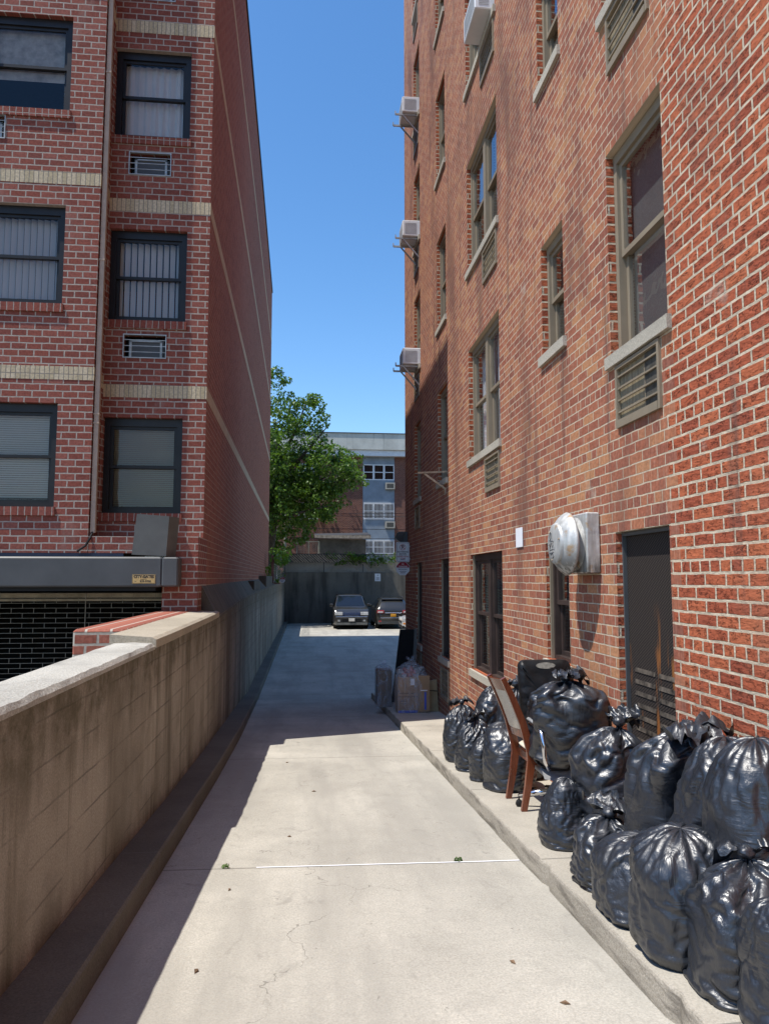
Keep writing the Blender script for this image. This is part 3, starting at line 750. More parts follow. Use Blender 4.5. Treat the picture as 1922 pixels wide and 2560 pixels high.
# ------------------------------------------------------------------ left apartment building
YL, YR = 9.95, 10.4
XC = -1.448
lb = empty('apartment_building', (-6, 20, -2), 'red brick apartment building on the left with cream brick bands and black window frames', 'building')
l3 = lambda u, z, r: (u, YL + r, z); q3 = lambda u, z, r: (u, YR + r, z)
LT = 13.05
lwin = []; rwin = []
LF = 2.725
for kf in range(5):
    zb = kf*LF
    if kf < 4:
        lwin.append((-4.55, -3.33, .93+zb+.0*kf, 2.31+zb)); rwin.append((-2.84, -1.765, .895+zb, 2.235+zb))
lac = [(-4.95, -4.15, 5.94, 6.28)] ; rac = [(-2.61, -2.015, 3.08+i*LF-.035*i, 3.425+i*LF-.035*i) for i in range(-1, 4) if i >= 0]
b = MB()
ll = [(u0*1+.07, u1*1+.07, z0, z1) for u0, u1, z0, z1 in lwin]
ll = [(-4.5, -3.305, z0, z1) for u0, u1, z0, z1 in lwin] + [(-7.2, -6.0, z0, z1) for u0, u1, z0, z1 in lwin]
wall_grid(b, l3, -9.5, -2.86, .33, LT, ll + [(-5.0, -4.13, 5.93, 6.27)], 0, .16)
wall_grid(b, q3, -2.86, XC, .55, LT, rwin + rac, 0, .14)
b.quad((-2.86, YL, .33), (-2.86, YR, .33), (-2.86, YR, LT), (-2.86, YL, LT))
# ledge and pier below the recessed bay
b.box(-2.859, -1.9, YL+.004, YR+.1, .33, .55); b.box(-1.9, XC, YL+.002, YR+.4, -2.6, .553)
b.quad((-9.5, YL, .33), (-2.86, YL, .33), (-2.86, YR+.3, .33), (-9.5, YR+.3, .33))
b.build('front_wall', M['brick_l'], lb)
XF, YF = -1.752, 33.1
b = MB()
b.quad((XC, YR+.0, -2.8), (XF, YF, -2.8), (XF, YF, LT), (XC, YR, LT))
b.quad((XF, YF, -2.8), (-9.5, YF, -2.8), (-9.5, YF, LT), (XF, YF, LT)); b.quad((-9.5, YL, -2.8), (-9.5, YF, -2.8), (-9.5, YF, LT), (-9.5, YL, LT))
b.build('side_wall', M['brick_side'], lb)
b = MB(); b.add([(-9.5, YL, LT-.2), (-2.86, YL, LT-.2), (-2.86, YR, LT-.2), (XC, YR, LT-.2), (XF, YF, LT-.2), (-9.5, YF, LT-.2)], [(0, 1, 2, 3, 4, 5)]); b.build('roof', M['shedroof'], lb)
b = MB(); b.hexa([(XC+.03, YR-.02, LT), (XF+.03, YF+.02, LT), (XF-.3, YF+.02, LT), (XC-.3, YR-.02, LT), (XC+.03, YR-.02, LT+.09), (XF+.03, YF+.02, LT+.09), (XF-.3, YF+.02, LT+.09), (XC-.3, YR-.02, LT+.09)]); b.build('parapet_cap', M['bronze'], lb)
# cream soldier bands, front and side
for z in (2.70, 5.405, 8.13, 10.85):
    zz = z - .183
    b = MB(); b.box(-2.855, XC+.004, YR-.004, YR+.02, zz, z); b.build('brick_band', M['soldier'], lb)
    b = MB(); z2 = z + .105; b.box(-9.4, -2.855, YL-.004, YL+.02, z2-.18, z2); b.box(-2.8595, -2.855, YL+.02, YR-.004, z2-.18, z2); b.build('brick_band', M['soldier'], lb)
    b = MB(); dx = -.0134
    b.hexa([(XC-.02, YR, zz), (XF-.02, YF, zz), (XF+.004, YF, zz), (XC+.004, YR, zz), (XC-.02, YR, z), (XF-.02, YF, z), (XF+.004, YF, z), (XC+.004, YR, z)]); b.build('brick_band', M['band'], lb)
kinds = [('mini', 'blind', 1., .028), ('vertical', 'vblind'), ('fabric', 'curtain'), ('mini', 'blind')]
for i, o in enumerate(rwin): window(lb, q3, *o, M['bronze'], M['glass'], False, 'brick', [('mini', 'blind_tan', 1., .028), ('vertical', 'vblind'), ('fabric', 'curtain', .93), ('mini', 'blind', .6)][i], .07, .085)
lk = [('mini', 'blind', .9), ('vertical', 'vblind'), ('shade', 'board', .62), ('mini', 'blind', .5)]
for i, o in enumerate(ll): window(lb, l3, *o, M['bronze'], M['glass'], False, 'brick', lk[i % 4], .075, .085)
for (u0, u1, z0, z1), to3 in [(o, q3) for o in rac] + [((-5.0, -4.13, 5.93, 6.27), l3)]:
    s = MB(); t_ = .014
    pbox(s, to3, u0, u0+t_, z0, z1, -.012, .03); pbox(s, to3, u1-t_, u1, z0, z1, -.012, .03); pbox(s, to3, u0+t_, u1-t_, z0, z0+t_, -.012, .03); pbox(s, to3, u0+t_, u1-t_, z1-t_, z1, -.012, .03)
    for q in range(1, 4): pbox(s, to3, u0+t_, u1-t_, z0+(z1-z0)*q/4, z0+(z1-z0)*q/4+.008, -.004, .006)
    pbox(s, to3, u0, u1, z0, z1, .13, .14, 1)
    pbox(s, to3, u0+.06, u1-.05, z0+.03, z1-.07, .075, .128, 2)
    pbox(s, to3, u0+.075, u0+.105, z0+.03, z1-.075, .06, .074, 0); pbox(s, to3, u1-.1, u1-.07, z0+.03, z1-.075, .06, .074, 0); pbox(s, to3, u0+.075, u1-.07, z1-.09, z1-.07, .06, .0745, 0)
    s.build('air_conditioner_grille', [M['galv'], M['poster_dark'], M['grey_steel']], lb)
b = MB(); pts = [(-2.80, YL+.06, 12.9), (-2.80, YL+.06, .62), (-2.84, YL-.03, .5)]
b.box(-2.845, -2.785, YL+.03, YL+.09, .6, 12.9)
for z in (2.05, 2.17, 4.3, 7.0): b.box(-2.852, -2.778, YL+.022, YL+.098, z, z+.022)
b.build('downpipe', M['downpipe'], lb)
b = MB(); b.tube([(-2.815, YL+.05, .62), (-2.83, YL-.02, .52), (-2.88, YL-.035, .42), (-2.98, YL-.04, .35)], .014, 8); b.build('hose', M['black'], lb)
b = MB(); b.box(-9.4, -2.4, YL-.02, YL+.03, .287, .326); b.build('flashing', M['blue_tarp'], lb)

# ------------------------------------------------------------------ rolling gate
rg = empty('rolling_gate', (-4, 10.2, -2.3), 'steel rolling garage gate with open brick-pattern grille under grey housing', 'gate')
b = MB(); b.cbox(-9.4, -1.86, 9.70, 10.25, -.11, .275, .02); b.cbox(-1.858, -1.655, 9.68, 10.22, -.105, .272, .018); b.build('housing', M['grey_steel'], rg)
b = MB(); b.box(-9.4, -1.95, 9.78, 10.2, -.16, -.111); b.build('lintel_bar', M['black'], rg)
b = MB(); b.box(-1.95, -1.872, 10.3, 10.42, -2.5, -.112); b.build('guide_rail', M['grey_steel'], rg)
b = MB(); GY = 10.42
z = -.20; row = 0
while z > -2.45:
    b.box(-9.4, -1.95, GY, GY+.005, z-.0022, z+.0022)
    x = -9.3 + (.145 if row % 2 else 0)
    while x < -1.98: b.box(x-.0026, x+.0026, GY-.003, GY-.0005, z-.066, z); x += .289
    z -= .0665; row += 1
b.box(-2.99-.008, -2.99, GY-.006, GY+.012, -2.5, -.2)
b.build('grille', M['rod'], rg)
b = MB(); b.box(-9.4, -1.955, GY+.12, GY+.125, -.262, -.205); b.box(-9.4, -1.955, GY+.1, GY+.105, -.31, -.28); b.build('curtain_slat', M['cream'], rg)
b = MB(); b.hexa([(-2.252, 9.74, .305), (-1.822, 9.74, .285), (-1.735, 9.96, .285), (-2.16, 9.96, .3), (-2.196, 9.72, .83), (-1.788, 9.72, .80), (-1.70, 9.945, .80), (-2.12, 9.945, .835)]); b.build('operator_box', M['grey_steel2'], rg)
b = MB(); b.hexa([(-2.08, 9.8, .24), (-1.85, 9.8, .24), (-1.85, 9.9, .24), (-2.08, 9.9, .24), (-2.1, 9.8, .292), (-1.84, 9.8, .28), (-1.84, 9.9, .28), (-2.1, 9.9, .292)]); b.build('bracket', M['galv'], rg)
b = MB(); b.box(-2.225, -1.937, 9.695, 9.699, -.066, .05); b.build('sticker', M['sticker'], rg)
b = MB(); 
for x0, x1, z0, z1 in ((-2.221, -1.941, .044, .046), (-2.221, -1.941, -.062, -.060), (-2.221, -2.219, -.06, .044), (-1.943, -1.941, -.06, .044)): b.box(x0, x1, 9.6935, 9.6945, z0, z1)
b.build('sticker_border', M['ink_black'], rg)
text('CITY-GATES', 'lettering', .047, (-2.081, 9.6935, .021), M['ink_black'], rg, bold=.0022, sx=.98)
text('QUEENS, N.Y.', 'lettering', .014, (-2.081, 9.6935, -.012), M['ink_black'], rg, bold=.0004)
text('718', 'lettering', .018, (-2.186, 9.6935, -.037), M['ink_black'], rg, bold=.0004)
text('939-9700', 'lettering', .036, (-2.06, 9.6935, -.038), M['ink_black'], rg, bold=.0012)
# dark garage hall behind the gate
b = MB(); b.box(-9.45, -1.5, 10.9, 20, -2.5, .5); 
b = MB(); b.quad((-9.45, 18, -2.6), (-1.6, 18, -2.6), (-1.6, 18, .5), (-9.45, 18, .5)); b.quad((-9.45, 10.6, .34), (-1.6, 10.6, .34), (-1.6, 18, .34), (-9.45, 18, .34)); b.build('garage_interior', M['floor_in'], lb)

# ------------------------------------------------------------------ rear wall, fence, back yard
t = empty('retaining_wall', (5, 45.8, -2.74), 'tall dark streaked concrete retaining wall behind the parked cars', 'wall')
b = MB(); b.box(-1.6, 18, 45.6, 45.95, -2.9, .385); b.build('wall', M['rear_wall'], t)
b = MB(); b.box(-12, -1.6, 45.62, 45.95, -2.9, .3); b.build('wall', M['rear_wall'], t)
b = MB(); b.box(4.115, 4.465, 45.575, 45.597, -.17, .295); s_ = tag(b.build('parking_sign', M['sign_white']), 'small white parking notice on the rear concrete wall above the cars', 'sign')
b = MB()
for z0, z1, x0, x1 in ((.02, .05, 4.19, 4.39), (-.1, -.08, 4.17, 4.41), (-.04, -.02, 4.2, 4.38)): b.box(x0, x1, 45.57, 45.574, z0, z1)
b.build('lettering', M['ink_black'], s_); text('P', 'symbol', .14, (4.29, 45.572, .17), M['ink_black'], s_)
fn = empty('chain_link_fence', (4, 45.75, .385), 'chain link fence with dark diagonal slats on top of the rear concrete wall', 'fence')
b = MB(); b.quad((-1.5, 45.72, .39), (18, 45.72, .39), (18, 45.72, 1.5), (-1.5, 45.72, 1.5)); b.build('wire_mesh', M['chain'], fn)
for i, x in enumerate([-1.45 + 2.42*i for i in range(8)]):
    b = MB(); b.tube([(x, 45.75, .38), (x, 45.75, 1.56)], .03, 8); b.build('post', M['black'], fn)
b = MB(); b.tube([(-1.5, 45.75, 1.5), (18, 45.75, 1.5)], .022, 6); b.build('rail', M['black'], fn)
b = MB()
for i in range(26):
    x = -1.35 + i*.17; b.bar((x, 45.70, 1.47), (x+.55, 45.70, 1.0 - .02*(i % 3)), .012, .055, 0, (1, 0, 1))
for i in range(5): x = 2.6 + i*.75; b.bar((x, 45.7, .95), (x+.5, 45.7, .45), .012, .05, 0, (1, 0, 1))
b.build('diagonal_slat', M['slat'], fn)
b = MB(); b.box(-1.45, 3.6, 45.78, 45.80, .98, 1.49); b.build('dark_backing', M['blackpanel'], fn)  # added black sheet, stands in for the shade behind the slats
# earth bank behind the fence
b = MB(); b.box(-1.5, 18, 45.98, 47.2, 0.33, 1.0); tag(b.build('earth_bank', M['bank']), kind='structure')

def leaves(mb, c, rad, n, size, rnd, up=.35, shell=.55):
    for _ in range(n):
        v = Vector((rnd.gauss(0,1), rnd.gauss(0,1), rnd.gauss(0,1))).normalized()
        q = Vector(c) + Vector((v.x*rad[0], v.y*rad[1], v.z*rad[2])) * (shell + (1-shell)*rnd.random())**.7 
        nrm = (v*.5 + Vector((rnd.uniform(-1,1), rnd.uniform(-1,1), up+rnd.uniform(-.6,1.)))).normalized()
        a = nrm.cross(Vector((rnd.uniform(-1,1), rnd.uniform(-1,1), rnd.uniform(-.3,.3)))).normalized(); bb = nrm.cross(a)
        s = size*rnd.uniform(.6, 1.25)
        mb.add([q - a*s*.5, q + bb*s*.36 - a*s*.05, q + a*s*.6 - nrm*s*.15, q - bb*s*.36 - a*s*.05], [(0, 1, 2, 3)])
rnd = random.Random(11)
tr = empty('tree', (-2.6, 44.6, -2.7), 'big leafy green maple tree rising behind the rear fence beside the left building', 'tree')
b = MB(); b.tube([(-2.7, 44.6, -2.8), (-2.5, 44.6, 0), (-2.2, 44.6, 2.5), (-2.0, 44.5, 5), (-1.8, 44.4, 7.4), (-2.1, 44.5, 9.6)], [.34, .3, .26, .22, .15, .06], 10)
b.build('trunk', M['bark'], tr, True)
b = MB()
limbs = [((-2.4, 51.4, 4.2), (-.4, 51, 6.2), (1.9, 50.6, 7.4)), ((-2.2, 51.3, 6.5), (-.3, 50.5, 8.6), (1.2, 50.2, 10.4)), ((-2.4, 51.4, 5), (-4.5, 51, 8), (-6, 51, 10)), ((-2.1, 51.3, 8), (-.9, 51.6, 10.5), (-.2, 51.7, 12.6)), ((-2.5, 51.4, 3.6), (-.8, 50, 4.4), (1.5, 49.4, 4.9)), ((-2.5, 51.4, 3.2), (-4, 50.3, 4.5), (-5.5, 50, 5.5)),
         ((-.4, 51, 6.2), (1.8, 50.3, 6.6), (3.6, 50, 6.9))]
for L in limbs: b.tube([tuple(q*.866 for q in P_) for P_ in L], [.13, .085, .03], 7)
b.build('limb', M['bark'], tr, True)
b = MB()
clumps = []
TK = 44.6/51.5
def TC(*c): return tuple(x*TK for x in (c[0] if len(c) == 1 else c))
def fill(c, rad, n, cs):
    rad = tuple(r*TK for r in rad); cs *= TK
    for _ in range(n):
        v = Vector((rnd.gauss(0,1), rnd.gauss(0,1), rnd.gauss(0,1))).normalized() * rnd.uniform(.45, 1.)**.5
        clumps.append((Vector(c)+Vector((v.x*rad[0], v.y*rad[1], v.z*rad[2])), cs*rnd.uniform(.6, 1.3)))
fill(TC((-4.0, 52.2, 9.2)), (3.9, 3.4, 4.6), 105, .85)
fill(TC((-.9, 51.6, 9.0)), (2.3, 2.6, 3.6), 60, .75)
fill(TC((-.2, 51.3, 11.3)), (1.5, 1.6, 2.0), 24, .55)
fill(TC((1.4, 50.8, 7.6)), (1.7, 2.0, 2.2), 42, .62)
fill(TC((3.0, 50.2, 6.75)), (1.1, 1.0, .55), 12, .42)
fill(TC((-1.2, 50.8, 4.9)), (2.6, 2.2, 1.6), 46, .6)
fill(TC((-4.2, 50.8, 4.6)), (2.6, 2.2, 2.4), 36, .75)
fill(TC((-1.8, 49.4, 2.4)), (.9, .8, 1.2), 9, .4)
fill(TC((-2.8, 51.5, 13.3)), (1.6, 1.4, 1.5), 22, .5)
fill(TC((.2, 50.6, 5.6)), (2.4, 1.6, 1.3), 42, .6)
fill(TC((-1.6, 51., 7.0)), (2.6, 2.4, 2.4), 40, .75)
fill((-3.2, 42.6, 6.0), (2.2, 2.6, 4.2), 46, .75)
fill((.6, 46.2, 7.0), (3.2, 1.6, 2.4), 40, .7)
for _ in range(34): clumps.append((Vector((rnd.uniform(-6, 2.3), rnd.uniform(55.6, 56.4), rnd.uniform(3.5, 9.2))), .6))  # extra clumps added out of sight behind the crown to shade the rear facade
fill((-2.6, 46.4, 2.4), (1.5, 1.2, 1.5), 26, .5)
fill((-.7, 46.4, 2.9), (1.2, .8, 1.1), 24, .45)
fill((-1.9, 45.5, 1.0), (.6, .6, 1.2), 12, .4)
fill((-.2, 46.4, 4.1), (1.9, 1., .7), 18, .5)
for c, s_ in clumps: leaves(b, c, (s_, s_, s_*.62), int(62*s_/.6), .185, rnd, .5)
b.build('crown', M['leaf'], tr)
for x, l in ((-2.22, 'pale pole in the shade behind the rear fence, left one of two'), (-1.56, 'pale pole in the shade behind the rear fence, right one of two')):
    tag_ = MB(); tag_.tube([(x, 50.0, .3), (x+.02, 50., 3.), (x+.1, 50., 6.8)], [.085, .08, .07], 8)
    tag(tag_.build('pole', M['pole'], None, True), l, 'pole', 'pale poles behind the fence')
# vine on the rear fence and vine on the left fence end
b = MB()
for i in range(80):
    x = rnd.uniform(1.2, 7.4); leaves(b, (x, 45.68+rnd.uniform(-.1,.1), 1.42+rnd.uniform(-.35,.16)-.25*rnd.random()), (.24, .14, .15), 22, .12, rnd)
for i in range(14): leaves(b, (rnd.uniform(3., 4.6), 45.66, rnd.uniform(.7, 1.4)), (.22, .1, .22), 16, .11, rnd)
tag(b.build('vine', M['leaf']), 'dark green creeper trailing along the top of the rear chain link fence', 'vine')
b = MB()
for i in range(40):
    s0 = Vector((rnd.uniform(3.9, 6.9), 45.66, rnd.uniform(.5, 1.3))); p = [s0]
    for q in range(4): p.append(p[-1]+Vector((rnd.uniform(-.3,.3), rnd.uniform(-.04,.04), rnd.uniform(-.22,.16))))
    b.tube(p, .008, 4)
tag(b.build('dry_vine', M['pole']), 'tangle of bare dry vine stems on the sunlit end of the rear fence', 'vine')
lf = empty('chain_link_fence', (-1.4, 37, -.1), 'short chain link fence with rusty post on the far end of the left wall', 'fence')
b = MB(); b.box(-1.47, -1.36, 29.9, 30.0, -.2, .93); b.build('post', M['rust_post'], lf)
b = MB(); b.tube([(-1.27, 30.3, -.2), (-1.27, 30.3, 1.0)], .03, 8); b.build('post', M['galv'], lf)
b = MB(); b.quad((-1.36, 29.96, -.17), (-1.06, 29.96, -.17), (-1.06, 29.96, .86), (-1.36, 29.96, .86)); b.quad((-1.40, 30, -.17), (-1.42, 45.5, .1), (-1.42, 45.5, 1.1), (-1.40, 30, .92)); b.build('wire_mesh', M['chain'], lf)
b = MB(); b.box(-1.36, -1.1, 29.9, 30.1, -.22, -.17); b.build('base_plate', M['rust_post'], lf)
b = MB()
for i in range(17): leaves(b, (rnd.uniform(-1.5, -.82), 30.05+rnd.uniform(-.15,.2), rnd.uniform(.55, 1.0)), (.16, .14, .12), 16, .13, rnd)
for i in range(14): leaves(b, (-1.55+rnd.uniform(-.1,.1), 30.1+rnd.uniform(-.1,.3), rnd.uniform(-.15, .7)), (.1, .12, .14), 9, .11, rnd)
for i in range(3): leaves(b, (-1.15+rnd.uniform(-.1,.1), 29.9, rnd.uniform(-.15, .0)), (.09, .06, .08), 9, .1, rnd)
tag(b.build('vine', M['leaf2']), 'bright green sunlit vine over the fence end at the left wall', 'vine')

# ------------------------------------------------------------------ rear building
B = 57.
bb = empty('brick_building', (2, 62, .33), 'low brick building far behind with pale concrete fascia and blue grey window bay', 'building')
b3 = lambda u, z, r: (u, B + r, z)
tri = [(4.23, 6.67, 7.68, 8.92), (4.23, 6.67, 4.62, 5.86), (4.23, 6.67, 1.9, 2.95)]
tl = [(-.8, .72, 4.55, 5.86), (-.8, .72, 7.68, 8.92)]
b = MB(); wall_grid(b, b3, -14, 4.19, .2, 9.52, tl, 0, .2); wall_grid(b, b3, 6.69, 14, .2, 9.52, [], 0)
b.quad((-14, B, .2), (-14, B+12, .2), (-14, B+12, 9.5), (-14, B, 9.5)); b.quad((14, B, .2), (14, B+12, .2), (14, B+12, 9.5), (14, B, 9.5)); b.quad((-14, B+12, .2), (14, B+12, .2), (14, B+12, 9.5), (-14, B+12, 9.5))
b.build('wall', M['brick_b'], bb)
b = MB(); wall_grid(b, lambda u, z, r: (u, B+.03+r, z), 4.19, 6.69, .2, 9.52, tri, 0, .12); b.build('window_bay', M['stucco'], bb)
b = MB(); b.box(-14.2, 14.2, B-.45, B+12, 9.52, 9.98); b.build('cornice', M['white_paint'], bb)
b = MB(); b.box(-14.3, 14.3, B-.6, B+12, 9.984, 11.24); b.build('roof_fascia', M['fascia'], bb)
b = MB(); b.box(-14.35, 14.35, B-.66, B+12, 11.244, 11.3); b.build('roof_edge', M['grey_steel'], bb)
for (u0, u1, z0, z1), bar in [(o, i > 0) for i, o in enumerate(tri)] + [(o, False) for o in tl]:
    f = MB(); gp = MB(); n = 3; wd = (u1-u0)/n
    for i in range(n):
        a = u0+i*wd; e = a+wd; c = .075
        pbox(f, b3, a+.003, a+c, z0, z1, .03, .1); pbox(f, b3, e-c, e-.003, z0, z1, .03, .1); pbox(f, b3, a+c, e-c, z0, z0+c, .03, .1); pbox(f, b3, a+c, e-c, z1-c, z1, .03, .1); pbox(f, b3, a+c, e-c, (z0+z1)/2-.03, (z0+z1)/2+.03, .03, .1)
        gp.quad(b3(a+c, z0+c, .08), b3(e-c, z0+c, .08), b3(e-c, z1-c, .08), b3(a+c, z1-c, .08))
    o = f.build('window', M['white_paint'], bb); gp.build('pane', M['carglass'], o)
    if bar:
        f = MB()
        for i in range(24): x = u0+.05+i*(u1-u0-.1)/23; pbox(f, b3, x-.012, x+.012, z0-.04, z1+.03, -.06, -.035)
        for z in (z0-.04, (z0+z1)/2, z1+.01): pbox(f, b3, u0, u1, z, z+.03, -.032, -.015)
        f.build('window_bars', M['white_paint'], o)
for x0, z0, l in ((5.95, 6.95, 0), (5.95, 3.9, 1)):
    f = MB(); f.box(x0, x0+.74, B-.22, B+.02, z0, z0+.52); f.box(x0+.1, x0+.64, B-.224, B-.2205, z0+.09, z0+.42, 1); f.build('air_conditioner', [M['sill'], M['ac_in']], bb)
sh = empty('shed', (2.4, 52, .33), 'small dark plastered shed with flat felt roof behind the rear fence', 'shed')
b = MB(); b.box(.68, 4.0, 51.2, 54, .3, 2.72); b.build('wall', M['shedwall'], sh)
b = MB(); b.hexa([(.45, 50.9, 2.74), (4.3, 50.9, 2.88), (4.3, 54.2, 3.2), (.45, 54.2, 3.1), (.45, 50.9, 2.92), (4.3, 50.9, 3.03), (4.3, 54.2, 3.38), (.45, 54.2, 3.28)]); b.build('roof', M['shedroof'], sh)
b = MB(); b.box(.44, 4.32, 50.86, 50.895, 2.76, 2.97); b.build('fascia_board', M['slat'], sh)
t = empty('railing', (-.3, 49.5, .33), 'thin grey metal railing panel in the shade behind the left of the rear fence', 'railing')
b = MB()
for x in (-.75, .02, .72): b.box(x-.025, x+.025, 49.48, 49.53, .3, 2.48)
for z in (1.55, 2.45): b.box(-.77, .745, 49.485, 49.525, z-.02, z+.02)
for i in range(14): b.box(-.7+i*.1, -.69+i*.1, 49.5, 49.51, 1.57, 2.43)
b.build('frame', M['pole'], t)
for i, (z0, z1, y) in enumerate(((4.25, 4.35, 48.), (3.55, 3.05, 47.5), (2.9, 2.55, 48.5), (4.6, 3.95, 49.))):
    b = MB(); pts = []
    for q in range(17):
        s_ = q/16; pts.append((-14+30*s_, y, z0+(z1-z0)*s_*1. - .45*math.sin(PI*s_) + .35))
    b.tube(pts, .018, 5)
    tag(b.build('overhead_cable', M['cable']), 'thin black overhead cable crossing in front of the rear brick building', 'cable', 'overhead cables')

# ------------------------------------------------------------------ signs on the right building corner
def rrect(x0, x1, z0, z1, r, n=5):
    P = []
    for cx, cz, a0 in ((x1-r, z1-r, 0), (x0+r, z1-r, 90), (x0+r, z0+r, 180), (x1-r, z0+r, 270)):
        for i in range(n+1): a = R(a0+90*i/n); P.append((cx+r*math.cos(a), cz+r*math.sin(a)))
    return P
SY = 16.4
ns = empty('no_parking_sign', (2.1, SY, .36), 'white no parking tow-away sign with crossed red circle at the right building corner', 'sign')
b = MB(); b.prism(rrect(1.957, 2.256, .362, .812, .03), SY, SY+.006); b.build('panel', M['sign_white'], ns)
b = MB(); b.prism(rrect(1.972, 2.241, .377, .797, .025), SY-.003, SY-.001); b.build('border', M['ink_blue'], ns)
b = MB(); b.prism(rrect(1.979, 2.234, .384, .790, .022), SY-.006, SY-.0035); b.build('face', M['sign_white'], ns)
b = MB(); ring = [[(2.107+r*math.cos(2*PI*i/32), SY-.008, .697+r*math.sin(2*PI*i/32)) for i in range(32)] for r in (.058, .067)]
b.grid(ring, 0, True); b.bar((2.062, SY-.0095, .74), (2.15, SY-.0095, .655), .002, .011, 0, (1, 0, 1)); b.build('prohibition_ring', M['ink_red'], ns)
text('P', 'lettering', .115, (2.108, SY-.008, .697), M['ink_black'], ns, bold=.003)
for s_, sz, z, m in (('NO PARKING', .046, .592, 'ink_black'), ('UNAUTHORIZED', .024, .552, 'ink_black'), ('VEHICLES WILL BE', .024, .523, 'ink_black'), ('TOWED AWAY', .042, .485, 'ink_red'), ('AT OWNERS', .024, .448, 'ink_red'), ('EXPENSE', .03, .42, 'ink_blue')):
    text(s_, 'lettering', sz, (2.107, SY-.008, z), M[m], ns, bold=.0012, sx=.88)
for z in (.43, .7): b = MB(); b.box(2.1, 2.277, SY+.007, SY+.03, z, z+.03); b.build('bracket', M['galv'], ns)
nt = empty('no_trespassing_sign', (2.11, SY, .07), 'octagonal red and white no trespassing sign hanging under the no parking sign', 'sign')
def octo(cx, cz, r, k=1.): return [(cx+r*k*math.cos(R(22.5+45*i)), cz+r*k*math.sin(R(22.5+45*i))) for i in range(8)]
def clip(poly, zc, above):
    out = []
    for (p, q) in zip(poly, poly[1:]+poly[:1]):
        ip = (p[1] >= zc) == above; iq = (q[1] >= zc) == above
        if ip: out.append(p)
        if ip != iq: t_ = (zc-p[1])/(q[1]-p[1]); out.append((p[0]+(q[0]-p[0])*t_, zc))
    return out
def octo_sign(cx, cz, r, y, par, txt=True):
    b = MB(); b.prism(octo(cx, cz, r), y, y+.006); b.build('panel', M['sign_white'], par)
    b = MB(); b.prism(clip(octo(cx, cz, r, .95), cz+.02*r/.165, True), y-.003, y-.0005); b.build('red_field', M['ink_red'], par)
    k = r/.165
    if txt:
        for s_, sz, dz, m in (('NO', .042, .098, 'sign_white'), ('TRESPASSING', .040, .044, 'sign_white'), ('PRIVATE PROPERTY', .027, -.02, 'ink_blue'), ('VIOLATORS WILL BE', .019, -.07, 'ink_blue'), ('PROSECUTED', .02, -.1, 'ink_blue')):
            text(s_, 'lettering', sz*k, (cx, y-.005, cz+dz*k), M[m], par, bold=.001, sx=.86)
octo_sign(2.108, .222, .162, SY, nt)
st = empty('no_trespassing_sign', (-1.02, 29.85, -.06), 'small round red and white no trespassing sign on the left fence end', 'sign')
octo_sign(-1.02, -.062, .118, 29.85, st)

# ------------------------------------------------------------------ cars (front towards local -y)
def car(name, label, cat, loc, rot, pm, kind):
    t = empty(name, loc, label, cat, None); t.rotation_euler = (0, 0, rot)
    T = Matrix.Translation(loc) @ Matrix.Rotation(rot, 4, 'Z')
    L, Wd, H = kind['L'], kind['W']/2, kind['H']
    def mb():
        q = MB(); q.M = T; return q
    b = mb(); P = []
    for (y, zb, zs, zt, wb, ws, wt) in kind['st']:
        zb *= 1; ring = [(0, zb), (wb*.92, zb), (wb, zb+.07), (wb*1.0, zb+.2), (ws, (zb+zs)*.5+.05), (ws*.985, zs), (ws*.95, zs+.03), (wt+ (ws*.95-wt)*.12, zt-.07 if zt-zs > .2 else zt-.012), (wt*.9, zt-.015 if zt-zs > .2 else zt-.004), (wt*.5, zt), (0, zt)]
        ring = [(-x, z) for x, z in ring[::-1]][:-1] + ring
        P.append([(x, y, z) for x, z in ring])
    b.grid(P); n = len(P[0]); b.add(P[0], [tuple(range(n))]); b.add(P[-1], [tuple(range(n-1, -1, -1))])
    b.build('body', pm, t, True, angle=38)
    def patch(name_, quads, m, off=0):
        q = mb()
        for f in quads: q.add(f, [tuple(range(len(f)))])
        return q.build(name_, m, t)
    for nm, quads, m in kind['glass']: patch(nm, quads, m)
    for sx in (-1, 1):
        for y in kind['wheels']:
            q = mb(); q.lathe([(0, .2), (0, .33), (.02, .365), (.2, .365), (.22, .33), (.22, .2)], (sx*(Wd-.015), y, .365), (-sx, 0, 0), 24); wh = q.build('wheel', M['black'], t, True, angle=40)
            q = mb(); q.lathe([(.01, .21), (.03, .2), (.035, .05), (.015, .0)], (sx*(Wd-.012), y, .365), (-sx, 0, 0), 14); q.build('rim', M['galv'], wh)
        q = mb(); q.cbox(*(sorted((sx*(Wd-.02), sx*(Wd+.17)))), kind['mirror'][0]-.06, kind['mirror'][0]+.06, kind['mirror'][1], kind['mirror'][1]+.17, .03); q.build('mirror', pm, t)
    for nm, boxes, m in kind['bits']:
        for bx in boxes:
            q = mb(); q.cbox(*bx, min(.012, (bx[1]-bx[0])/4, (bx[3]-bx[2])/4, (bx[5]-bx[4])/4)); q.build(nm, m, t)
    return t
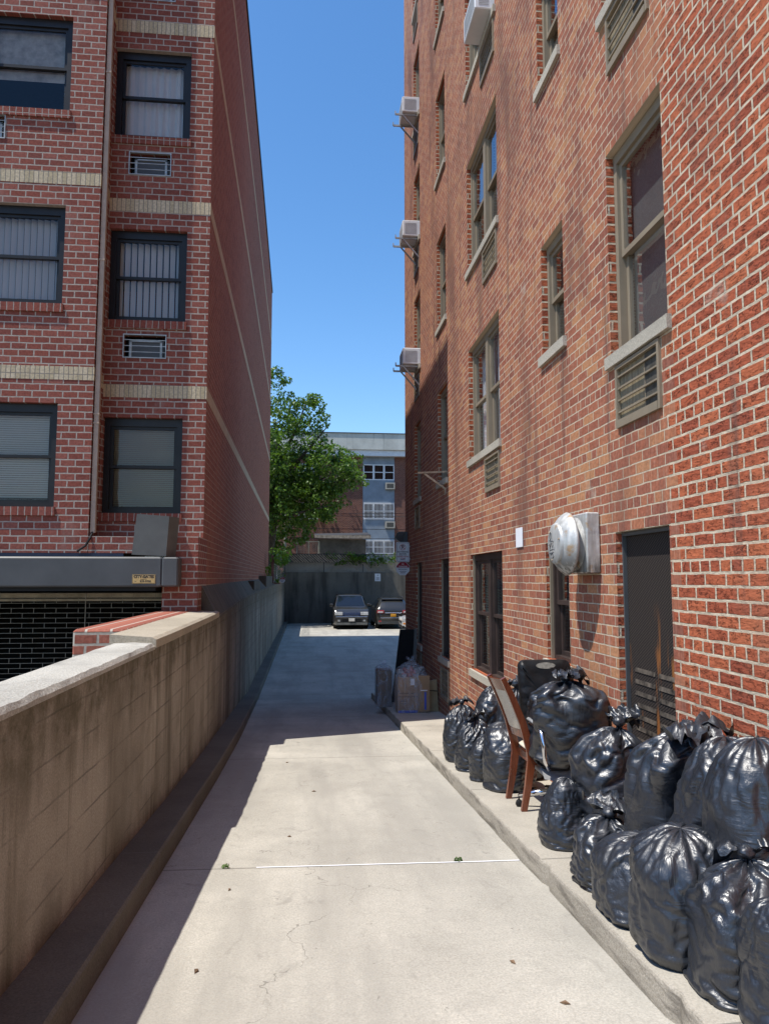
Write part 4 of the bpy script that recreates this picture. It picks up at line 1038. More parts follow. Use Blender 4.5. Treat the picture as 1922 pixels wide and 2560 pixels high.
# SUV seen from the front
st1 = [(0.0, .42, .62, .66, .66, .70, .6), (.05, .30, .80, .84, .82, .85, .7), (.14, .26, .96, 1.02, .90, .93, .78), (.32, .24, 1.04, 1.09, .955, .965, .82), (1.05, .24, 1.10, 1.16, .965, .97, .84),
       (1.32, .24, 1.12, 1.19, .965, .975, .84), (1.95, .24, 1.14, 1.76, .965, .975, .70), (2.4, .24, 1.14, 1.83, .965, .975, .71), (4.1, .24, 1.14, 1.83, .965, .975, .71), (4.65, .26, 1.14, 1.74, .95, .965, .70), (4.82, .34, 1.05, 1.2, .93, .94, .8)]
wsl = [(-.80, 1.335, 1.205), (.80, 1.335, 1.205), (.655, 1.93, 1.742), (-.655, 1.93, 1.742)]
wsl = [(x, y-.012, z+.012) for x, y, z in wsl]
side1 = lambda s: [[(s*.945, 1.55, 1.19), (s*.945, 4.55, 1.19), (s*.785, 4.4, 1.68), (s*.785, 2.1, 1.68)]]
K1 = dict(L=4.85, W=1.94, H=1.83, st=st1, wheels=(.95, 3.75), mirror=(1.62, 1.16),
    glass=[('windshield', [wsl], M['carglass']), ('side_window', side1(-1), M['carglass']), ('side_window', side1(1), M['carglass'])],
    bits=[('headlight', [(-.90, -.48, -.03, .12, .76, .93)], M['lamp']), ('headlight', [(.48, .90, -.03, .12, .76, .93)], M['lamp']),
          ('grille', [(-.46, .46, -.035, .08, .735, .93)], M['ink_blue']),
          ('grille_bar', [(-.46, .46, -.045, -.02, .90, .935), (-.43, .43, -.045, -.02, .82, .845), (-.38, .38, -.045, -.02, .745, .77)], M['chrome']),
          ('bumper', [(-.88, .88, -.09, .1, .56, .70)], M['car_grey']), ('bumper_trim', [(-.86, .86, -.1, -.05, .665, .70)], M['chrome']), ('air_intake', [(-.5, .5, -.06, .02, .36, .54)], M['black']),
          ('lower_bumper', [(-.86, .86, -.07, .12, .24, .36)], M['grey_steel2']),
          ('fog_light', [(-.75, -.62, -.05, .02, .42, .53)], M['lamp']), ('fog_light', [(.62, .75, -.05, .02, .42, .53)], M['lamp']),
          ('license_plate', [(-.16, .16, -.11, -.095, .44, .60)], M['plate_w']), ('roof_rail', [(-.70, -.66, 2.3, 4.4, 1.8, 1.86), (.66, .70, 2.3, 4.4, 1.8, 1.86)], M['black'])])
car('parked_car', 'dark grey boxy SUV parked nose first towards the camera at the rear wall', 'car', (2.36, 40.05, -2.74), 0, M['car_grey'], K1)
# SUV seen from behind
st2 = [(0.0, .45, .66, .72, .66, .72, .62), (.05, .32, .84, .92, .82, .86, .74), (.12, .28, 1.02, 1.1, .89, .92, .78), (.26, .26, 1.07, 1.25, .92, .94, .74), (.62, .24, 1.09, 1.60, .93, .945, .63), (.85, .24, 1.09, 1.655, .935, .95, .62), (2.4, .24, 1.09, 1.68, .94, .95, .62), (2.9, .24, 1.09, 1.60, .94, .95, .62), (3.55, .24, 1.05, 1.12, .94, .95, .76), (4.5, .28, .92, .98, .90, .91, .7), (4.75, .4, .6, .66, .7, .72, .6)]
rg_ = [(-.70, .255, 1.15), (.70, .255, 1.15), (.565, .60, 1.545), (-.565, .60, 1.545)]
rg_ = [(x, y-.02, z+.02) for x, y, z in rg_]
side2 = lambda s: [[(s*.925, .75, 1.13), (s*.925, 3.3, 1.13), (s*.71, 2.75, 1.53), (s*.71, .95, 1.54)]]
K2 = dict(L=4.75, W=1.86, H=1.68, st=st2, wheels=(.95, 3.7), mirror=(3.2, 1.08),
    glass=[('rear_window', [rg_], M['carglass']), ('side_window', side2(-1), M['carglass']), ('side_window', side2(1), M['carglass'])],
    bits=[('tail_light', [(-.88, -.50, .02, .2, .86, 1.02)], M['redlamp']), ('tail_light', [(.50, .88, .02, .2, .86, 1.02)], M['redlamp']), ('lamp_lens', [(-.84, -.56, .005, .05, .88, .95), (.56, .84, .005, .05, .88, .95)], M['lamp']),
          ('trim_strip', [(-.46, .46, -.0, .1, .85, .90)], M['chrome']), ('bumper', [(-.84, .84, -.07, .1, .48, .62)], M['car_dark']), ('bumper_trim', [(-.70, .70, -.075, -.03, .60, .625)], M['chrome']),
          ('lower_bumper', [(-.82, .82, -.03, .1, .28, .46)], M['grey_steel2']), ('reflector', [(-.80, -.66, -.08, -.06, .40, .47)], M['redlamp']), ('reflector', [(.66, .80, -.08, -.06, .40, .47)], M['redlamp']),
          ('license_plate', [(-.15, .15, -.015, .03, .67, .81)], M['plate_o']), ('spoiler', [(-.60, .60, .5, .78, 1.575, 1.61)], M['black']), ('roof_rail', [(-.63, -.59, .9, 2.6, 1.67, 1.73), (.59, .63, .9, 2.6, 1.67, 1.73)], M['chrome'])])
car('parked_car', 'dark SUV with orange plate parked tail towards the camera beside the signs', 'car', (4.62, 40.0, -2.74), 0, M['car_dark'], K2)
st3 = [(0.0, .35, .5, .56, .62, .66, .55), (.06, .24, .62, .68, .78, .82, .66), (.2, .2, .72, .78, .86, .87, .7), (1.1, .2, .88, .94, .88, .89, .74), (1.4, .2, .9, .98, .88, .89, .74), (2.05, .2, .92, 1.40, .88, .89, .58), (3.3, .2, .92, 1.42, .88, .89, .58), (4.0, .2, .94, 1.05, .88, .89, .7), (4.5, .26, .8, .9, .82, .84, .7)]
K3 = dict(L=4.5, W=1.78, H=1.42, st=st3, wheels=(.85, 3.5), mirror=(1.55, .93),
    glass=[('windshield', [[(-.7, 1.40, 1.0), (.7, 1.40, 1.0), (.54, 1.98, 1.375), (-.54, 1.98, 1.375)]], M['carglass']), ('side_window', [[(-.875, 1.6, .97), (-.875, 3.8, .97), (-.64, 3.3, 1.33), (-.64, 2.15, 1.33)]], M['carglass'])],
    bits=[('headlight', [(-.84, -.5, .0, .3, .56, .72)], M['lamp']), ('headlight', [(.5, .84, .0, .3, .56, .72)], M['lamp']), ('grille', [(-.4, .4, -.02, .1, .45, .56)], M['black']), ('indicator', [(-.86, -.76, .02, .2, .40, .48), (.76, .86, .02, .2, .4, .48)], M['amber']), ('bumper', [(-.8, .8, -.02, .15, .2, .32)], M['black'])])
car('parked_car', 'white car with only its nose showing past the right building corner', 'car', (4.82, 38.4, -2.74), -PI/2, M['car_white'], K3)

# ------------------------------------------------------------------ rubbish bags
def sm(a, b, x):
    t = max(0., min(1., (x-a)/(b-a))); return t*t*(3-2*t)
def crumple(P, g, fold, seed, hold_top, ground, iters=230, din=.022, dout=.03):
    """lets the skin of a bag grow a little larger than what it holds, so that it buckles into folds (position based cloth)"""
    rg = np.random.default_rng(seed)
    x0 = np.array(P, dtype=np.float64); nv, nu = x0.shape[:2]
    du = np.roll(x0, -1, 1) - np.roll(x0, 1, 1); dv = np.empty_like(x0); dv[1:-1] = x0[2:] - x0[:-2]; dv[0] = x0[1]-x0[0]; dv[-1] = x0[-1]-x0[-2]
    nr = np.cross(du, dv); nr /= np.linalg.norm(nr, axis=2, keepdims=True) + 1e-9
    x = x0.copy()
    pert = rg.normal(size=(nv, nu))
    ku, kv = (4, 26) if fold[0] > fold[1]*1.2 else ((26, 4) if fold[1] > fold[0]*1.2 else (7, 7))
    for k in range(ku): pert = (pert + np.roll(pert, 1, 1) + np.roll(pert, -1, 1))/3
    for k in range(kv): pert = (pert + np.vstack([pert[:1], pert[:-1]]) + np.vstack([pert[1:], pert[-1:]]))/3
    pert /= pert.std()
    x += nr * (pert*.0035)[:, :, None]
    per = np.linalg.norm(np.roll(x0, -1, 1) - x0, axis=2).sum(1); belly = per.max()
    gu = (1+(g-1)*fold[0]) * np.clip((belly*.96/np.maximum(per, 1e-6)), 1., 1.28 if hold_top else 1.08)[:, None]
    gu[:6] = 1.; gv = 1+(g-1)*fold[1]; gv[:6] = 1.
    cons = []
    for di, dj, st, gg in ((0, 1, 1., gu), (1, 0, 1., gv), (1, 1, .5, (gu+gv)/2), (1, -1, .5, (gu+gv)/2), (0, 3, .3 if ku < 9 else .9, gu), (3, 0, .3 if kv < 9 else .9, gv), (0, 7, .0 if ku < 9 else .5, gu), (7, 0, .0 if kv < 9 else .5, gv)):
        a = x0[:nv-di]; b_ = np.roll(x0, -dj, 1)[di:]
        L = np.linalg.norm(b_-a, axis=2); cons.append((di, dj, st, L, gg[:nv-di]))
    gz0 = ground(x0[:, :, 1]) if ground else None
    for it in range(iters):
        f = min(1., it/(iters*.6))
        acc = np.zeros_like(x)
        for di, dj, st, L, gg in cons:
            a = x[:nv-di]; b_ = np.roll(x, -dj, 1)[di:]
            d = b_-a; l = np.linalg.norm(d, axis=2) + 1e-9
            w = st*.5*(l - L*(1+(gg-1)*f))/l
            if dj >= 3 or di >= 3: w = np.where(w > 0, w*.15, w)
            if st == 0.: continue
            c = d*w[:, :, None]
            acc[:nv-di] += c; acc[di:] -= np.roll(c, dj, 1)
        acc *= .36; acc[:2] = 0
        if hold_top: acc[-2:] = 0
        x += acc
        x[3:, :, 2] -= .00012
        h = ((x-x0)*nr).sum(2); x += nr*(np.clip(h, -din, dout) - h - .006*h)[:, :, None]
        x[:, :, 0] = np.minimum(x[:, :, 0], XW-.012)
        if gz0 is not None: x[:, :, 2] = np.maximum(x[:, :, 2], gz0)
    return x
def bag(label, px, X, wpx, ytop, seed, cx=0, lean=(0, 0), tie=(0, 0), tie_s=1., dy=1., zb=None, Yf=None, crump=1., knot=True, sq=2.8, neck=.94, taper=.92, fold=None, group='black rubbish bags on the walkway'):
    """px, ytop: where the bag stands in the photo; the width gives its real size at its own distance"""
    u = (px-770)/1840.; Y = Yf if Yf else X/u
    X = u*Y if Yf else X
    r = wpx/2*Y/1840.; h = -(ytop-1446)/1840.*Y
    z0 = zb if zb is not None else wz(Y)
    H = h - z0
    rn = random.Random(seed); nu, nv = 132, 96
    so = Vector((rn.uniform(-50,50), rn.uniform(-50,50), rn.uniform(-50,50)))
    if not knot: neck = 1.
    r *= 1.05
    rot = Matrix.Rotation(rn.uniform(-.8,.8), 3, 'Y') @ Matrix.Rotation(rn.uniform(-.5,.5), 3, 'X')
    shx, shy = rn.uniform(-.12,.12), rn.uniform(-.12,.12)
    tilt = (rn.uniform(-.2,.2), rn.uniform(-.12,.12)); P = []; kf = rn.randint(8, 12); ph = rn.uniform(0, 6); hr = H/r
    planes = []                      # flat faces where the filling presses against the film
    for q in range(13):
        a_ = rn.uniform(0, 2*PI); e_ = rn.uniform(-.25, .75); n_ = Vector((math.cos(a_)*math.cos(e_), math.sin(a_)*math.cos(e_), math.sin(e_)))
        planes.append((n_, (abs(n_.x)**1.5+abs(n_.y)**1.5)**.6*rn.uniform(.70, .93) + abs(n_.z)*hr*.5*rn.uniform(.62, .9)))
    for j in range(nv+1):
        s = j/nv
        if s < .08: q = s/.08; rr_ = .80*math.sin(q*PI/2); zz = .012*(1-math.cos(q*PI/2))
        else:
            q = (s-.08)/.92; q2 = min(1., q/.95)
            ex = 3.4 if not knot else 2.7
            # equal arc steps along belly, shoulder and top
            if q2 < .52: zz = .012 + (.80*neck-.012)*(q2/.52); t_ = zz/neck; dome = (1-max(0., (t_-.30)/.70)**ex)**.5
            else:
                a_ = (q2-.52)/.48; d0 = (1-(.5/.70)**ex)**.5; dome = d0*(1-a_)
                zz = neck*(.30 + .70*max(0., 1-dome**2)**(1/ex))
            if q > .95: dome = 0; zz = neck + (1-neck)*(q-.95)/.05
            belly = .80 + .20*math.sin(min(1, zz/.20)*PI/2)
            rr_ = max(.06 if knot else .004, belly*(1-(1-taper)*sm(.2, .8, zz))*dome)
        row = []
        for i in range(nu):
            th = 2*PI*i/nu; c, si = math.cos(th), math.sin(th)
            k = (abs(c)**sq + abs(si)**sq)**(-1/sq)
            v = Vector((c*k*rr_, si*k*rr_*dy, zz*H/r))
            if s > .05 and rr_ > .12:
                for n_, d_ in planes:
                    e_ = v.x*n_.x + v.y*n_.y + (v.z-hr*.5)*n_.z - d_
                    if e_ > 0: v = v - n_*(e_*.85*sm(.05, .18, s)*sm(.12, .4, rr_))
            p = Vector((v.x, v.y, v.z)) + so
            lump = noise.noise(p*.62)*.16 + noise.noise(p*1.5)*.06
            edge = sm(.0, .16, s); top = sm(.5, .9, s)
            w = Vector((noise.noise(p*1.1), noise.noise(p*1.1+Vector((9,0,0))), noise.noise(p*1.1+Vector((0,9,0)))))
            pw = rot @ Vector((p.x*.9, p.y*.9, p.z*1.9)) + w*.7
            lump -= .03*(1-abs(noise.noise(pw))*1.2)**9 + .018*crump*(1-abs(noise.noise(pw*1.9+so))*1.2)**9
            vd = noise.voronoi(p*1.7 + w*.4)[0]; lump += .035*(min(.55, vd[1]-vd[0])-.2)
            lump += (.05*math.cos(kf*th+ph+1.5*noise.noise(p*1.3)) + .03*math.cos((kf+7)*th+2*ph))*sm(.62, .9, s)*(1-sm(.97, 1., s))
            d = Vector((c, si, .9*top))
            v = v + d*lump*edge*(.3+.7*min(1., rr_*1.5))
            v.z += (tilt[0]*v.x + tilt[1]*v.y)*sm(.3, .9, zz)*(1 if not knot or rr_ > .1 else 0)
            lz = max(0., v.z*r/H); gt = sm(.45, 1., zz)
            x = X + v.x*r + shx*math.sin(lz*PI)*r + lean[0]*lz*r + tie[0]*r*gt; y = Y + v.y*r + shy*math.sin(lz*PI)*r + lean[1]*lz*r + tie[1]*r*gt; z = z0 + max(.002, v.z*r)
            if zb is None: z = max(z, wz(y)+.003)
            row.append((min(x, XW-.012), y, z))
        P.append(row)
    gr = np.array([[1 + (.004 + .038*crump)*(.05 + 1.9*sm(-.3, .45, noise.noise(Vector((2.1*math.cos(2*PI*i/nu), 2.1*math.sin(2*PI*i/nu), 3.2*j/nv)) + so))) for i in range(nu)] for j in range(nv+1)])
    fold = fold or rn.choice(((1., .25), (.3, 1.), (.75, .75), (.2, 1.1)))
    x = crumple(P, gr, fold, seed, knot, (lambda y: -(1.55+.068*y)+KH+.003) if zb is None else None)
    P = [[tuple(q) for q in row] for row in x.tolist()]
    b = MB(); b.grid(P, 0, True); b.add(P[-1], [tuple(range(nu))])
    o = b.build('rubbish_bag', M['bag'], None, True); tag(o, label, 'rubbish bag', group)
    if knot:
        tp = sum((Vector(q) for q in P[-1]), Vector()) / nu
        k = MB(); kr = .034*tie_s
        K = []
        for j in range(13):
            a = PI*j/12
            K.append([tuple(tp + Vector((0,0,.008)) + Vector((math.sin(a)*math.cos(2*PI*i/18)*kr, math.sin(a)*math.sin(2*PI*i/18)*kr, math.cos(a)*kr*.8))*(1+.34*noise.noise(Vector((i*.7, j*.7, seed))))) for i in range(18)])
        k.grid(K, 0, True)
        for e in range(rn.choice((2, 3, 3))):                     # crumpled bag ears flopping from the knot
            an = rn.uniform(0, 2*PI) if e else rn.uniform(-.6, .8); Ln = rn.uniform(.10, .18)*tie_s; el = rn.uniform(.05, .8)
            d = Vector((math.cos(an)*math.cos(el), math.sin(an)*math.cos(el), math.sin(el))); sd = d.cross(Vector((0,0,1))).normalized(); up = sd.cross(d)
            E = []; nn = 16; cv = rn.uniform(.05, .12)
            for q in range(nn+1):
                t_ = q/nn; wd = .014 + .075*tie_s*math.sin(min(1, t_*1.2)*PI*.62)*(1 if t_ < .95 else .7)
                c0 = tp + Vector((0,0,.012)) + d*Ln*t_ + Vector((0,0,-cv*t_*t_))
                E.append([tuple(c0 + sd*wd*g_ + up*((.030*math.sin(g_*6+q*.5+e) + .022*math.sin(g_*13+e*2))*min(1, t_*2) + .016*noise.noise(Vector((q*.5, g_*2, seed+e))))) for g_ in (-1,-.8,-.6,-.4,-.2,0,.2,.4,.6,.8,1)])
            k.grid(E)
        k.build('tied_neck', M['bag'], o, True)
    return o
bag('black bag with tied ears, farthest of the bags beside the wall', 1150, 1.68, 86, 1748, 1, tie=(.1, .1))
bag('black bag second from the far end, standing at the front of the row', 1180, 1.69, 88, 1782, 2, tie=(.2, .1))
bag('slim black bag squeezed between the second bag and the bag behind the wooden chair', 1212, 1.70, 76, 1826, 3, knot=False)
bag('tall black bag against the wall left of the wooden chair', 1236, 2.02, 98, 1712, 4, knot=False)
bag('large round black bag right behind the wooden chair legs', 1264, 1.80, 128, 1800, 5, sq=2.3, knot=False, crump=.8)
bag('tall black bag with long ears behind the black office chair', 1298, 2.05, 112, 1704, 6, tie_s=1.4, tie=(-.1, 0))
bag('big shiny black bag with a central knot sitting on the office chair', 1424, 0, 212, 1684, 7, Yf=5.80, zb=-1.415, sq=2.3, tie=(-.15, -.35), dy=.9, taper=1., tie_s=1.25, neck=.95, crump=1.2, fold=(.6, .8))
bag('small smooth black bag at the front beside the office chair castor', 1420, 1.735, 126, 1936, 8, crump=.35, knot=False, taper=.72, sq=2.3)
bag('tall crumpled black bag with a tied top standing closest to the screened vent', 1530, 2.0, 196, 1796, 9, crump=1.5, tie=(.25, -.1), tie_s=1.25, taper=.9, fold=(.2, 1.1))
bag('widest black bag of the back row with radiating folds and a flopped ear', 1700, 1.99, 262, 1806, 10, crump=.9, tie=(.15, -.3), tie_s=1.35, taper=1., neck=.95, sq=3.4, dy=.75)
bag('black bag leaning to the right in the back row near the frame edge', 1792, 1.97, 220, 1836, 11, lean=(.25, -.3), taper=.95, knot=False, fold=(.8, .5))
bag('tall black bag at the right frame edge standing in the back row', 1924, 1.98, 240, 1846, 12, taper=1., crump=.8, knot=False, sq=3.2)
bag('low heavily crumpled black bag with ears in the front row below the screened vent', 1516, 1.69, 160, 2026, 13, crump=1.8, tie=(.2, .2), tie_s=1.3)
bag('squat black bag in the front row between crumpled bag and large one', 1612, 1.70, 208, 2076, 14, crump=.6, knot=False, taper=1., sq=3.6)
bag('large black bag with long vertical folds in the middle of the front row', 1732, 1.70, 244, 2070, 15, crump=.8, knot=False, taper=.95, tie=(-.1, .1), sq=3., fold=(1.3, .1))
bag('big black bag with frayed top in the front row, second from the right corner', 1858, 1.74, 262, 2130, 16, crump=1., tie=(.25, .1), taper=.95, sq=3.2)
bag('black bag cut by the bottom right corner of the photo', 1974, 1.73, 214, 2252, 17, crump=.8, knot=False)

# ------------------------------------------------------------------ wooden dining chair (back towards the driveway, seat towards the wall)
ch = empty('dining_chair', (1.9, 6.0, wz(6.0)), 'reddish wooden dining chair with cream fabric back and seat among the bags', 'chair')
yN, yF = 5.82, 6.27
def cz(h, y=6.05): return wz(y) + h
def post(y):
    g0 = wz(y)
    return [(1.70, y, g0), (1.735, y, g0+.18), (1.765, y, g0+.38), (1.76, y, g0+.46), (1.70, y, g0+.68), (1.61, y, g0+.90), (1.545, y, g0+1.03)]
def sweep(mb, pts, w, h, side):
    rings = []
    pts = [Vector(p) for p in pts]
    for i, p in enumerate(pts):
        t_ = (pts[min(i+1, len(pts)-1)] - pts[max(i-1, 0)]).normalized(); s = Vector(side); q = t_.cross(s).normalized()
        hh = h[i] if isinstance(h, list) else h
        rings.append([tuple(p + s*w/2*a + q*hh/2*b_) for a, b_ in ((-1,-1),(1,-1),(1,1),(-1,1))])
    mb.grid(rings, 0, True); mb.add(rings[0], [(3,2,1,0)]); mb.add(rings[-1], [(0,1,2,3)])
for y in (yN, yF):
    b = MB(); sweep(b, post(y), .034, [.045, .052, .062, .062, .056, .05, .04], (0, 1, 0)); b.build('back_leg', M['wood'], ch)
for y in (yN+.02, yF-.02):
    b = MB(); sweep(b, [(2.17, y, wz(y)), (2.165, y, wz(y)+.2), (2.16, y, wz(y)+.40)], .04, [.03, .036, .042], (0, 1, 0)); b.build('front_leg', M['wood'], ch)
def backpt(h, y, off=0.):
    pts = post(6.05); zz = cz(h)
    for p, q in zip(pts, pts[1:]):
        if p[2] <= zz <= q[2]:
            return (p[0]+(q[0]-p[0])*(zz-p[2])/(q[2]-p[2])+off, y, zz + (wz(y)-wz(6.05)))
    return (pts[-1][0]+off, y, zz)
def rail(name, h0, h1, m, th, curve=.03):
    b = MB(); P1 = []; P2 = []; n = 8
    for i in range(n+1):
        y = yN+.018 + (yF-yN-.036)*i/n; o = -curve*math.sin(PI*i/n)
        P1.append([backpt(h0, y, o-th/2), backpt((h0+h1)/2, y, o-th/2), backpt(h1, y, o-th/2), backpt(h1, y, o+th/2), backpt((h0+h1)/2, y, o+th/2), backpt(h0, y, o+th/2)])
    b.grid(P1, 0, True); b.build(name, m, ch)
rail('top_rail', .93, 1.02, M['wood'], .026); rail('lower_rail', .555, .62, M['wood'], .026, .02)
rail('back_panel', .622, .928, M['fabric'], .018)
b = MB(); b.hexa([(1.775, yN+.02, cz(.36)), (2.185, yN+.0, cz(.36)), (2.185, yF, cz(.36)), (1.775, yF-.02, cz(.36)), (1.775, yN+.02, cz(.42)), (2.185, yN, cz(.42)), (2.185, yF, cz(.42)), (1.775, yF-.02, cz(.42))]); b.build('seat_frame', M['wood'], ch)
b = MB(); b.cbox(1.79, 2.19, yN+.0, yF, cz(.421), cz(.465), .018); b.build('seat', M['fabric'], ch)
b = MB(); b.tube([(1.93, yN-.01, cz(.37)), (1.925, yN-.012, cz(.33)), (1.92, yN-.012, cz(.29))], [.003, .012, .004], 8); b.build('tag', M['peel'], ch)

# ------------------------------------------------------------------ office chair carrying a bag
oc = empty('office_chair', (2.02, 5.95, wz(5.95)), 'worn black office chair with peeling back and chrome legs by the brick wall', 'chair')
def rbox(mb, x0, x1, z0, z1, y, th, r, n=6, bulge=.03, lean=.0):
    poly = []
    q0 = rrect(x0, x1, z0, z1, r, n)
    for (xa, za), (xb, zb_) in zip(q0, q0[1:]+q0[:1]):
        m_ = max(1, int(math.hypot(xb-xa, zb_-za)/.03))
        poly += [(xa+(xb-xa)*i/m_, za+(zb_-za)*i/m_) for i in range(m_)]
    cx, cz_ = (x0+x1)/2, (z0+z1)/2
    Lr = []
    def wr(x, z): return .022*(1-abs(noise.noise(Vector((x*5, z*14, 3.))))*1.5)**4 + .012*noise.noise(Vector((x*7, z*9, 8.)))
    for (dy_, k) in ((-.012, .02), (-.012, .2), (-.012, .38), (-.011, .55), (-.009, .7), (-.006, .82), (0, .92), (.25*th, 1.), (.75*th, 1.), (th, .93)):
        Lr.append([(cx+(x-cx)*k, y+dy_+lean*(cz_+(z-cz_)*k-z0)+(wr(cx+(x-cx)*k, cz_+(z-cz_)*k) if k < .95 and dy_ < .02 else 0), cz_+(z-cz_)*k) for x, z in poly])
    mb.grid(Lr, 0, True)
    mb.add(Lr[-1] + [(cx, y+th+bulge+lean*(cz_-z0), cz_)], [((i+1) % len(poly), i, len(poly)) for i in range(len(poly))])
b = MB(); rbox(b, 1.80, 2.255, -1.36, -.70, 6.13, .10, .06, 14, .01, .14); b.build('backrest', M['leather'], oc, True, angle=50)
b = MB(); pk = [(1.965+.085*math.cos(2*PI*i/22)*(1+.25*noise.noise(Vector((i, 1, 0)))), 6.2105 , -.742+.026*math.sin(2*PI*i/22)*(1+.5*noise.noise(Vector((i, 5, 0))))) for i in range(22)]
b.add([(x+.06, 6.13+.14*(.66+(z+.70))-.006, z) for x, y, z in pk], [tuple(range(22))]); b.build('peeled_patch', M['peel'], oc)
b = MB(); b.cbox(1.79, 2.26, 5.62, 6.12, -1.475, -1.40, .035); b.build('seat', M['leather'], oc)
b = MB(); P = []
for j in range(9):
    a = PI/2*j/8
    P.append([(x, 5.60+.10*(1-math.sin(a))*.9, -1.46-.09*math.sin(a)*.9 + .02*math.cos(i*.9)) for i, x in enumerate([1.80+.45*q/10 for q in range(11)])])
b.grid(P); b.cbox(1.83, 2.23, 5.66, 6.08, -1.545, -1.477, .02); b.build('seat_shell', M['seatgrey'], oc, True, angle=45)
for x in (1.778, 2.245):
    b = MB(); b.tube([(x+.02, 5.95, -1.42), (x-.002, 5.93, -1.22), (x-.005, 5.85, -1.145), (x-.005, 5.66, -1.135), (x-.005, 5.56, -1.175), (x, 5.53, -1.26), (x+.01, 5.535, -1.38), (x+.06, 5.6, -1.455)], [.016, .017, .018, .018, .018, .017, .016, .015], 10); a_ = b.build('armrest', M['chrome'], oc, True)
    b = MB(); b.cbox(x-.03, x+.02, 5.62, 5.88, -1.133, -1.105, .01); b.build('arm_pad', M['seatgrey'], a_)
CX_, CY_ = 1.99, 5.88; g0 = wz(5.88)
b = MB(); b.tube([(CX_, CY_, g0+.10), (CX_, CY_, -1.54)], .024, 12); b.build('gas_lift', M['chrome'], oc, True)
for i in range(5):
    a = R(232 + 72*i); ex, ey = CX_+.30*math.cos(a), CY_+.30*math.sin(a)
    if ex > XW-.05: ex = XW-.05
    b = MB(); b.tube([(CX_, CY_, g0+.135), ((CX_+ex)/2, (CY_+ey)/2, g0+.115), (ex, ey, g0+.085)], [.03, .024, .016], 8); lg = b.build('base_leg', M['chrome'], oc, True)
    b = MB()
    zc = wz(ey)+.027
    for s in (-.013, .013): b.lathe([(-.009, .0), (-.009, .022), (-.006, .026), (.006, .026), (.009, .022), (.009, 0)], (ex+s*math.sin(a), ey-s*math.cos(a), zc), (math.sin(a), -math.cos(a), 0), 14)
    b.tube([(ex, ey, zc+.01), (ex, ey, g0+.09)], .007, 6); b.build('castor', M['black'], lg, True, angle=40)

# ------------------------------------------------------------------ cardboard in clear bags, flat cardboard, black panel
def film(x0, x1, y0, y1, z0, z1, ztop, seed, cx=None):
    rn = random.Random(seed); P = []; nu, nv = 72, 40
    mx, my = (x0+x1)/2, (y0+y1)/2; hx, hy = (x1-x0)/2+.03, (y1-y0)/2+.03
    for j in range(nv+1):
        s = j/nv; row = []
        z = z0 + (ztop-z0)*s
        k = 1. if z < z1 else max(.06, (1-((z-z1)/(ztop-z1))**1.7)**.75)
        for i in range(nu):
            th = 2*PI*i/nu; c, si = math.cos(th), math.sin(th); q = (abs(c)**6+abs(si)**6)**(-1/6)
            d = 1 + .05*noise.noise(Vector((c*2.2+seed, si*2.2, z*5))) + .03*noise.noise(Vector((c*6, si*6+seed, z*9))) + (.10*math.cos(9*th+seed) if z > z1 else 0)*(1-k)
            row.append((mx+c*q*hx*k*d, my+si*q*hy*k*d, max(z, wz(my)+.002)))
        P.append(row)
    b = MB(); b.grid(P, 0, True)
    for e in range(6):
        an = 2*PI*e/6; b.grid([[(mx+math.cos(an)*(.02+.09*t_)+.03*g_*math.sin(an), my+math.sin(an)*(.02+.09*t_)-.03*g_*math.cos(an), ztop-.01+.10*t_-.05*t_*t_*e/3) for g_ in (-1, 0, 1)] for t_ in (0, .35, .7, 1.)])
    return b
def cardbox(x0, x1, y0, y1, h, label, seed, printed, ztop):
    z0 = wz((y0+y1)/2)+.012
    t = empty('cardboard_bundle', ((x0+x1)/2, (y0+y1)/2, z0), label, 'cardboard')
    b = MB(); b.box(x0, x1, y0, y1, z0, z0+h); b.build('carton', M['card'] if printed else M['card_d'], t)
    film(x0, x1, y0, y1, z0, z0+h, ztop, seed).build('clear_bag', M['film'], t, True)
    return t, z0
t, z0 = cardbox(1.545, 2.05, 12.72, 13.15, .60, 'brown cardboard carton with printed words inside a clear bag beside the wall', 3, True, -1.43)
f = 12.72
b = MB(); b.box(1.90, 2.09, f-.03, f-.004, z0+.03, z0+.63); b.build('folded_carton', M['card'], t)
b = MB(); b.box(1.55, 1.88, f-.004, f-.001, z0+.0, z0+.045); b.box(1.997, 2.03, f-.034, f-.031, z0+.06, z0+.36); b.build('tape', M['tape'], t)
b = MB(); b.box(1.765, 1.83, f-.006, f-.001, z0+.47, z0+.58); b.box(1.93, 2.05, f-.034, f-.031, z0+.375, z0+.39); b.build('paper_label', M['paper'], t)
text('without you,', 'printing', .05, (1.70, f-.003, z0+.335), M['ink_black'], t); text('we\'re empty inside.', 'printing', .05, (1.722, f-.003, z0+.28), M['ink_black'], t, sx=.85); text('prime', 'printing', .045, (1.64, f-.003, z0+.205), M['ink_black'], t)
b = MB(); b.tube([(1.585+.11*q/8, f-.002, z0+.175-.018*math.sin(PI*q/8)) for q in range(9)], .003, 4); b.build('printed_smile', M['ink_black'], t)
b = MB(); rn = random.Random(4)
for q in range(16):
    c = Vector((rn.uniform(1.6, 2.0), rn.uniform(12.78, 13.05), z0+.60+rn.uniform(0, .10))); b.M = Matrix.Translation(c) @ Matrix.Rotation(rn.uniform(0, 3), 4, 'X') @ Matrix.Rotation(rn.uniform(0, 3), 4, 'Y'); b.cbox(-.08, .08, -.05, .05, -.03, .03, .01, q % 2)
b.M = None; b.build('wrappers', [M['rubbish_red'], M['rubbish_mix']], t)
